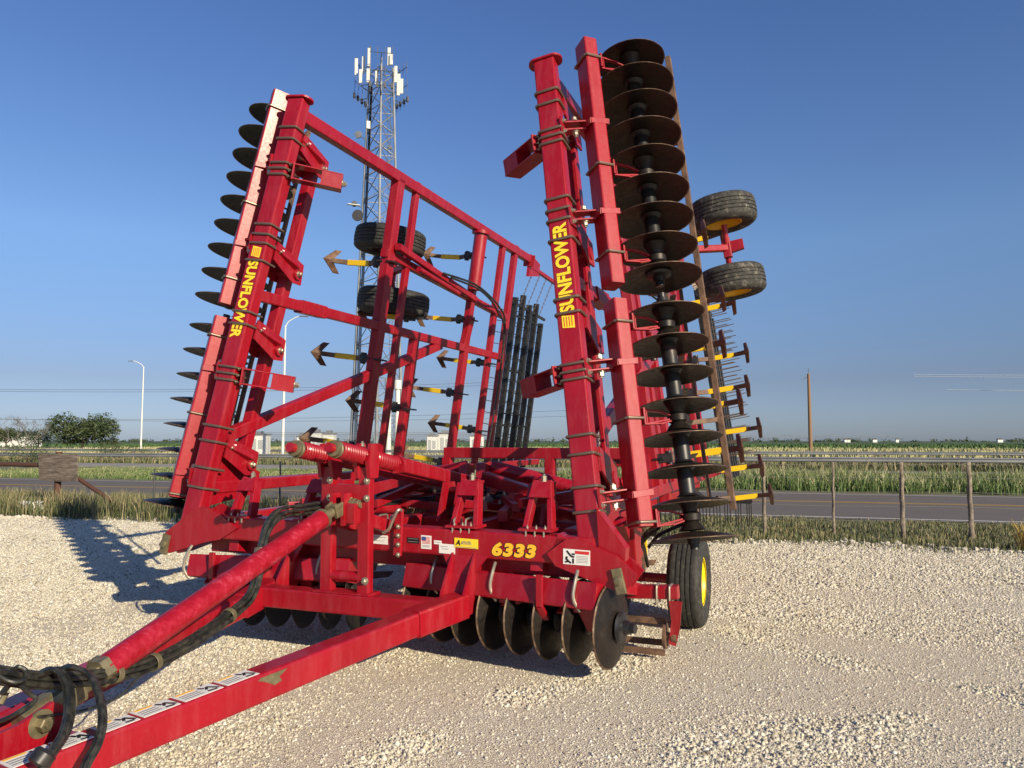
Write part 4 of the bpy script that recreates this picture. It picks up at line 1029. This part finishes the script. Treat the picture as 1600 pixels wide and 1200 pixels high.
def wire(name, p0, p1, sag, r, lab, m):
    pts = [p0+(p1-p0)*t-V(0, 0, sag*4*t*(1-t)) for t in np.linspace(0, 1, 40)]
    MB().path(pts, r, 4).build(name, m, label=lab, category='power line')
WIRE = mat('aluminium_cable', (.10, .11, .13), .5, .3); WIREB = mat('bright_aluminium_cable', (.75, .78, .8), .35, .2)
for i, (ya, yb_, w_) in enumerate(((603, 592, WIRE), (606, 597, WIRE), (646, 650, WIRE), (650, 641, WIRE))):
    d = 170+i*7; wire('power_line', V((-300-800)/F*d, d, hgt(ya, d)), V((900-800)/F*d, d+10, hgt(yb_, d+10)), 1.6, .035, 'thin dark power line crossing the lower sky on the left, %s' % ('highest of four', 'second from the top', 'third from the top', 'lowest of four')[i], w_)
for i, (ya, yb_, r) in enumerate(((585, 582, .04), (588, 586, .04), (609, 607, .045))):
    d = 150; wire('power_line', V((1430-800)/F*d if i < 2 else (1480-800)/F*d, d, hgt(ya, d)), V((1900-800)/F*d, d-30, hgt(yb_, d-30)), .3, r, 'bright power line crossing the sky at the right edge, %s' % ('topmost', 'middle', 'lowest')[i], WIREB)

# ---- tower
def tower():
    d = 100.; cx = (589-800)/F*d; Ht = hgt(100, d); e = empty('cell_tower', (cx, d, 0), math.radians(22), label='tall grey lattice cell tower with white antenna panels behind the left wing', category='cell tower')
    rb, rt = 3.9, 1.8
    leg = lambda k_, z: V(math.cos(k_*2.0944+2.4), math.sin(k_*2.0944+2.4), 0)*(rb+(rt-rb)*z/Ht)+V(0, 0, z)
    for k_ in range(3): MB().tube(leg(k_, 0), leg(k_, Ht), .22, 10, .13).build('leg', GALV, e)
    k = MB(); zs = [0]; st_ = 5.0
    while zs[-1] < Ht-2: zs.append(min(zs[-1]+st_, Ht)); st_ = max(2.6, st_*.95)
    for a, b in zip(zs[:-1], zs[1:]):
        for i in range(3):
            j = (i+1) % 3; r = .06
            k.tube(leg(i, a), leg(j, b), r, 5, cap=False); k.tube(leg(j, a), leg(i, b), r, 5, cap=False); k.tube(leg(i, b), leg(j, b), r, 5, cap=False)
    k.build('lattice', GALV, e)
    k = MB()
    for i in (0, 1):
        p0, p1 = leg(0, 0)*.9+leg(1, 0)*.1, leg(0, Ht)*.9+leg(1, Ht)*.1
        for j in range(4): k.tube(p0+V(.12*j, -.2, 0), p1+V(.08*j, -.1, -3), .045, 5)
    z = 1.
    q0 = lambda z: leg(2, z)*.8+leg(0, z)*.2
    while z < Ht-3: k.tube(q0(z)+V(-.2, 0, 0), q0(z)+V(.2, 0, 0), .02, 4); z += .5
    k.tube(q0(0)-V(.22, 0, 0), q0(Ht-3)-V(.22, 0, 0), .03, 5); k.tube(q0(0)+V(.22, 0, 0), q0(Ht-3)+V(.22, 0, 0), .03, 5)
    k.build('ladder', GREYD, e)
    k = MB(); k.tube(leg(0, Ht), leg(0, Ht)+V(0, 0, 2.2), .05, 6); k.lathe(leg(0, Ht)+V(0, 0, 2.2), (0, 0, 1), [(.1, 0), (.16, .1), (.16, .4), (.05, .6)], 10); k.build('beacon', GREYD, e)
    # antenna mounts and panels, located at pixel heights
    rz = Matrix.Rotation(-math.radians(22), 4, 'Z'); 
    def loc(px, py, dy=0.): p = V((px-800)/F*d-cx, dy, hgt(py, d)); return np.array((rz @ Vector(p))[:])
    # (the column positions are corrected for the pitch of the view)
    fx = lambda px, py: 800+(px-800)*math.cos(0)*(1/(math.cos(P)+ (hgt(py, d)-H)/d*math.sin(P)))**-1
    panels = [(559, 110, 22, -1), (569, 104, 22, -.5), (580, 98, 24, -1.5), (567, 128, 18, -1.6), (579, 128, 18, -1.8), (591, 128, 18, -1.2), (609, 92, 24, -.6), (613, 98, 14, -.9), (618, 115, 22, .2), (622, 125, 22, .6), (626, 130, 20, .9), (623, 142, 16, -.4)]
    for px, py, hh, dy in panels:
        c = loc(fx(px, py), py, dy); hz = hh/F*d*.62; k = MB(); k.bar(c-V(0, 0, hz), c+V(0, 0, hz), .42, .16, (rz @ Vector((0, 1, 0)))[:], .04); k.build('antenna_panel', WHITE, e)
    for z_py, n in ((100, 0), (128, 1), (150, 2)):
        z = hgt(z_py, d)
        for i in range(3):
            k = MB(); o_ = leg(i, z); out = nrm(V(o_[0], o_[1], 0)); tn = V(-out[1], out[0], 0); rr = 1.3
            k.tube(o_, o_+out*rr, .05, 5); k.tube(o_-V(0, 0, 1), o_+out*rr, .04, 5); k.tube(o_+out*rr-tn*1.5, o_+out*rr+tn*1.5, .045, 5)
            for s_ in (-1.4, -.5, .5, 1.4): k.tube(o_+out*rr+tn*s_-V(0, 0, .9), o_+out*rr+tn*s_+V(0, 0, .9), .035, 5)
            if n == 2:
                for s_ in (-1.4, -.5, .5, 1.4): k.bar(o_+out*rr+tn*s_-V(0, 0, .35), o_+out*rr+tn*s_+V(0, 0, .35), .3, .25, out, .02)
            k.build('antenna_mount', GREYD, e)
    for px, py, r in ((561, 340, .75), (562, 215, .5), (556, 322, .4), (611, 235, .3)):
        c = loc(fx(px, py), py, -1.); k = MB(); k.tube(c, leg(1, c[2]) if np.linalg.norm(c-leg(1, c[2])) < np.linalg.norm(c-leg(0, c[2])) else leg(0, c[2]), .06, 6); k.lathe(c, (rz @ Vector((-.25, -1, 0)))[:], [(r*.5, -.3), (r, -.1), (r, .1), (0, .12)], 24); k.build('dish_antenna', GREYD if r > .6 else GALV, e)
    k = MB(); c = loc(fx(578, 201), 201, -1.2); k.bar(c-V(0, 0, .5), c+V(0, 0, .5), .5, .25, (0, 1, 0), .03); c = loc(fx(558, 325), 325, -1.3); k.bar(c-V(1, 0, 0), c+V(.6, 0, 0), .5, .1, (0, 0, 1), .03); k.build('equipment_box', WHITE, e)
    k = MB(); c = loc(609, 668, -2.4); k.bar(c-V(0, 0, .9), c+V(0, 0, .9), .45, .05, (0, 1, 0), .01); k.build('warning_sign', mat('red_white_sign', (.5, .12, .12), .6), e)
tower()
# thick double mast lower down near the tower
for i, (px, d, top, r) in enumerate(((607, 84, 592, .33), (621, 86, 594, .33))):
    x, y, _ = atD(px, d); MB().lathe((0, 0, 0), (0, 0, 1), [(r, 0), (r*.8, hgt(top, d)-1), (r*1.3, hgt(top, d)-1), (r*1.3, hgt(top, d))], 14).build('utility_mast', WHITE, loc=(x, y, 0), label='pale steel mast beside the cell tower, %s of the pair' % ('left', 'right')[i], category='mast')
# equipment compound
def cabinet(px0, px1, top, d, lab, extra=True):
    x0, x1 = (px0-800)/F*d, (px1-800)/F*d; h = hgt(top, d); w = x1-x0; e = empty('equipment_cabinet', ((x0+x1)/2, d, 0), label=lab, category='cabinet')
    k = MB(); k.bar(V(-w/2, 0, h*.52+.1), V(w/2, 0, h*.52+.1), w*.6+.6, h*.9, (0, 0, 1), .04); k.build('body', WHITE, e)
    k = MB(); k.bar(V(-w/2-.1, 0, h+.03), V(w/2+.1, 0, h+.03), w*.6+.9, .12, (0, 0, 1), .02); k.bar(V(-w*.3, 0, h+.1), V(w*.2, 0, h+.1), .8, .5, (0, 0, 1), .05); k.build('roof_unit', GALV, e)
    k = MB(); y_ = -(w*.6+.6)/2-.01
    k.bar(V(-w*.2, y_, .3), V(-w*.2, y_, h*.8), w*.28, .03, (0, 1, 0), .01); k.bar(V(w*.22, y_, h*.35), V(w*.22, y_, h*.75), w*.3, .05, (0, 1, 0), .01); k.build('door', mat('grey_cabinet_door', (.35, .36, .36), .5), e)
for a, b, t, d, lab in ((394, 420, 679, 85, 'pale equipment rack behind the left wing beside the street lamp'), (467, 480, 682, 82, 'small white cabinet left of the hitch springs'), (489, 505, 676, 86, 'white cabinet with grey door above the hitch springs'), (508, 524, 678, 80, 'white cabinet with yellow notice above the hitch springs'), (668, 684, 681, 90, 'white cabinet behind the middle of the left wing'), (686, 706, 677, 92, 'tall pale equipment block behind the middle of the left wing'), (735, 756, 681, 95, 'low pale cabinet seen between the rear tubes of the left wing')):
    cabinet(a, b, t, d, lab)
k = MB(); fy = 76.; x0, x1 = (380-800)/F*fy, (790-800)/F*fy; x = x0
while x < x1: k.tube(V(x, fy, 0), V(x, fy, 2.3), .035, 6); x += 2.6
for z in (.1, 2.2, 2.35, 2.5): k.tube(V(x0, fy, z), V(x1, fy, z), .02, 4)
x = x0
while x < x1: k.tube(V(x, fy, .1), V(min(x+2.1, x1), fy, 2.2), .008, 3); k.tube(V(min(x+2.1, x1), fy, .1), V(x, fy, 2.2), .008, 3); x += .3
k.build('chain_link_fence', GALV, label='chain link fence around the tower compound', category='fence')

# ---- trees
LEAF = mat('tree_leaves', rough=.65, build=_grass([(0, (.022, .040, .013)), (.5, (.042, .064, .02)), (1, (.085, .095, .035))])); BARK = mat('bark', (.10, .075, .055), .9)
def tree(px, d, w, h, lab, n=5000, name='leafy_tree', leaf=None, trunkh=.25, cat='tree'):
    x, y, _ = atD(px, d); e = empty(name, (x, y, 0), label=lab, category=cat); pts = []; tints = []
    k = MB(); k.tube(V(0, 0, 0), V(0, 0, h*.5), h*.035, 8, h*.015); lobes = []
    for i in range(14):
        a = random.random()*6.28; q = V(math.cos(a)*w*.34*random.random()**.5, math.sin(a)*w*.3*random.random()**.5, h*random.uniform(.35, .72)); lobes.append((q, w*random.uniform(.13, .22), random.uniform(-.2, .2))); k.tube(V(0, 0, h*.15), q, h*.012, 5, h*.004)
    k.build('trunk', BARK, e)
    vs = []; fs = []; tn = []
    for i in range(n):
        q, r, ti = lobes[random.randrange(len(lobes))]; v_ = rng.normal(size=3); v_ /= np.linalg.norm(v_); c = q+v_*V(1, 1, .75)*r*random.uniform(.6, 1.15)
        if c[2] < h*trunkh*.3: continue
        u_ = rng.normal(size=(3, 3)); s_ = h*.028; o_ = len(vs)
        for j in range(3): vs.append(c+u_[j]*s_)
        fs.append((o_, o_+1, o_+2)); tn.append(np.clip(.45+ti+rng.normal()*.18, 0, 1))
    ob = tri_mesh('crown', np.array(vs), np.array(fs), leaf or LEAF, np.array(tn), kind=None); ob.parent = e
tree(131, 190, 17, 8.8, 'broad dark green tree on the horizon at left', 7000)
tree(62, 200, 12, 5.2, 'low dark green bush beside the bare tree', 2500, trunkh=.1, name='bush', cat='bush')
tree(12, 210, 10, 6.0, 'low green tree at the far left edge', 2500, trunkh=.1)
tree(178, 195, 4, 3.4, 'small rounded bush just right of the broad tree', 900, trunkh=.0, name='bush', cat='bush')
x, y, _ = atD(38, 180); e = empty('bare_tree', (x, y, 0), label='greyish half bare tree left of the broad green tree', category='tree')
k = MB(); rr_ = random.Random(5)
def br(p, d, l, r, dep):
    q = p+d*l; k.tube(p, q, r, 5, r*.6, cap=False)
    if dep:
        for _ in range(3 if dep > 1 else 4): br(q, nrm(d+V(rr_.uniform(-.9, .9), rr_.uniform(-.6, .6), rr_.uniform(-.3, .5))), l*rr_.uniform(.6, .85), r*.6, dep-1)
for a in (-.8, -.3, .2, .7): br(V(a*2, 0, 0), nrm(V(a, 0, 1)), 2.6, .13, 4)
k.build('trunk', mat('grey_bark', (.13, .115, .10), .9), e)
# bushes along the far lanes
for i, (px, d, w, h, lab) in enumerate(((46, 62, 4.2, 1.3, 'green bush by the far road left of the board'), (190, 66, 5., 1.6, 'green bush by the far road below the left street lamp'), (235, 68, 4., 1.0, 'low bush by the far road left of the left wing'))):
    tree(px, d, w, h, lab, 1500, trunkh=0, name='bush', cat='bush')
# distant tree line and houses
rr_ = random.Random(9); k = MB(); vs = []; fs = []; tn = []
for i in range(240):
    d = rr_.uniform(1100, 1500); px = rr_.uniform(-100, 1700)
    if 560 < px < 700 or 1430 > px > 1200: pass
    c = atD(px, d); w = rr_.uniform(4, 12); h = rr_.uniform(2, 6)
    for j in range(40):
        v_ = rng.normal(size=3)*V(w*.4, w*.4, h*.3)+c+V(0, 0, h*.5); v_[2] = abs(v_[2]); o_ = len(vs)
        for q in range(3): vs.append(v_+rng.normal(size=3)*1.0)
        fs.append((o_, o_+1, o_+2)); tn.append(rng.random())
o = tri_mesh('tree_line', np.array(vs), np.array(fs), LEAF, np.array(tn)); o['label'] = 'far scattered tree line along the horizon'; o['category'] = 'tree line'
for px, w, lab in ((1322, 7, 'tiny white farm building below the irrigation boom'), (1365, 5, 'tiny pale farm building near the end of the irrigation boom'), (1400, 3.5, 'tiny white tank at the tip of the irrigation boom'), (1560, 6, 'tiny pale building on the horizon at far right'), (20, 14, 'pale house low behind the bare tree')):
    d = 900 if px > 100 else 230; x, y, _ = atD(px, d); e = empty('farm_building', (x, y, 0), label=lab, category='building'); s_ = w/3.
    k = MB(); k.bar(V(-w/2, 0, 1.6), V(w/2, 0, 1.6), w*.5, 3.2, (0, 0, 1), .05); k.build('wall', WHITE, e)
    k = MB(); k.add([V(-w/2, -w*.28, 3.2), V(w/2, -w*.28, 3.2), V(w/2, w*.28, 3.2), V(-w/2, w*.28, 3.2), V(-w/2, 0, 4.6), V(w/2, 0, 4.6)], [(0, 1, 5, 4), (2, 3, 4, 5), (0, 4, 3), (1, 2, 5), (0, 3, 2, 1)]); k.build('roof', GREYD, e, flat=True)
# pivot irrigation boom
d = 430.; e = empty('irrigation_boom', atD(1300, d), label='long centre pivot irrigation boom standing in the right field', category='irrigation boom'); o = atD(1300, d)
k = MB(); xs = [(px-800)/F*d-o[0] for px in (1150, 1200, 1262, 1325, 1408)]
for a, b in zip(xs[:-1], xs[1:]):
    pts = [V(a+(b-a)*t, 0, 3.4+1.3*4*t*(1-t)) for t in np.linspace(0, 1, 12)]; k.path(pts, .16, 5); k.path([V(p[0], 0, 3.3-.2) for p in pts], .05, 4)
k.build('pipe', GALV, e); k = MB()
for a in xs: k.tube(V(a-1.5, 0, 0), V(a, 0, 3.4), .09, 5); k.tube(V(a+1.5, 0, 0), V(a, 0, 3.4), .09, 5)
k.build('tower_legs', GREYD, e)

# ================================================================== LIGHT, SKY, CAMERA
sd = V(2.1, -1.22, 1.0)                                   # towards the sun, machine frame
sw_ = V(sd[0]*cT+sd[1]*sT, -sd[0]*sT+sd[1]*cT, sd[2]); el = math.atan2(sw_[2], math.hypot(sw_[0], sw_[1])); az = math.atan2(sw_[0], sw_[1])
su = bpy.data.lights.new('sun', 'SUN'); su.energy = 5.0; su.angle = math.radians(.5); su.color = (1, .87, .64)
so = bpy.data.objects.new('sun', su); COL.objects.link(so); so.rotation_euler = Vector(sw_).to_track_quat('Z', 'Y').to_euler()
w = bpy.data.worlds.new('World'); sc.world = w; w.use_nodes = True; nt = w.node_tree
sky = nt.nodes.new('ShaderNodeTexSky'); sky.sky_type = 'NISHITA'; sky.sun_disc = False; sky.sun_elevation = el; sky.sun_rotation = az
sky.altitude = 0; sky.air_density = 1.0; sky.dust_density = .4; sky.ozone_density = 5.0
tc = N(nt, 'ShaderNodeTexCoord'); sx = N(nt, 'ShaderNodeSeparateXYZ'); nt.links.new(tc.outputs['Generated'], sx.inputs[0])
rp = ramp(nt, sx.outputs[2], [(0, (.53, .59, .84)), (.04, (.56, .57, .76)), (.075, (.58, .52, .63)), (.24, (.93, .90, .95)), (.48, (.80, .84, 1.02)), (1, (.82, .84, 1.0))])
nt.links.new(mix(nt, 1., sky.outputs[0], rp, 'MULTIPLY'), nt.nodes['Background'].inputs[0]); nt.nodes['Background'].inputs[1].default_value = .10
cam = bpy.data.cameras.new('camera'); cam.sensor_width = 36; cam.lens = F/1600*36; cam.clip_start = .05; cam.clip_end = 9000
co_ = bpy.data.objects.new('camera', cam); COL.objects.link(co_); co_.location = (0, 0, H); co_.rotation_euler = (math.pi/2+P, 0, 0); sc.camera = co_
sc.view_settings.view_transform = 'Standard'; sc.view_settings.look = 'None'; sc.view_settings.exposure = .42; sc.view_settings.gamma = 1
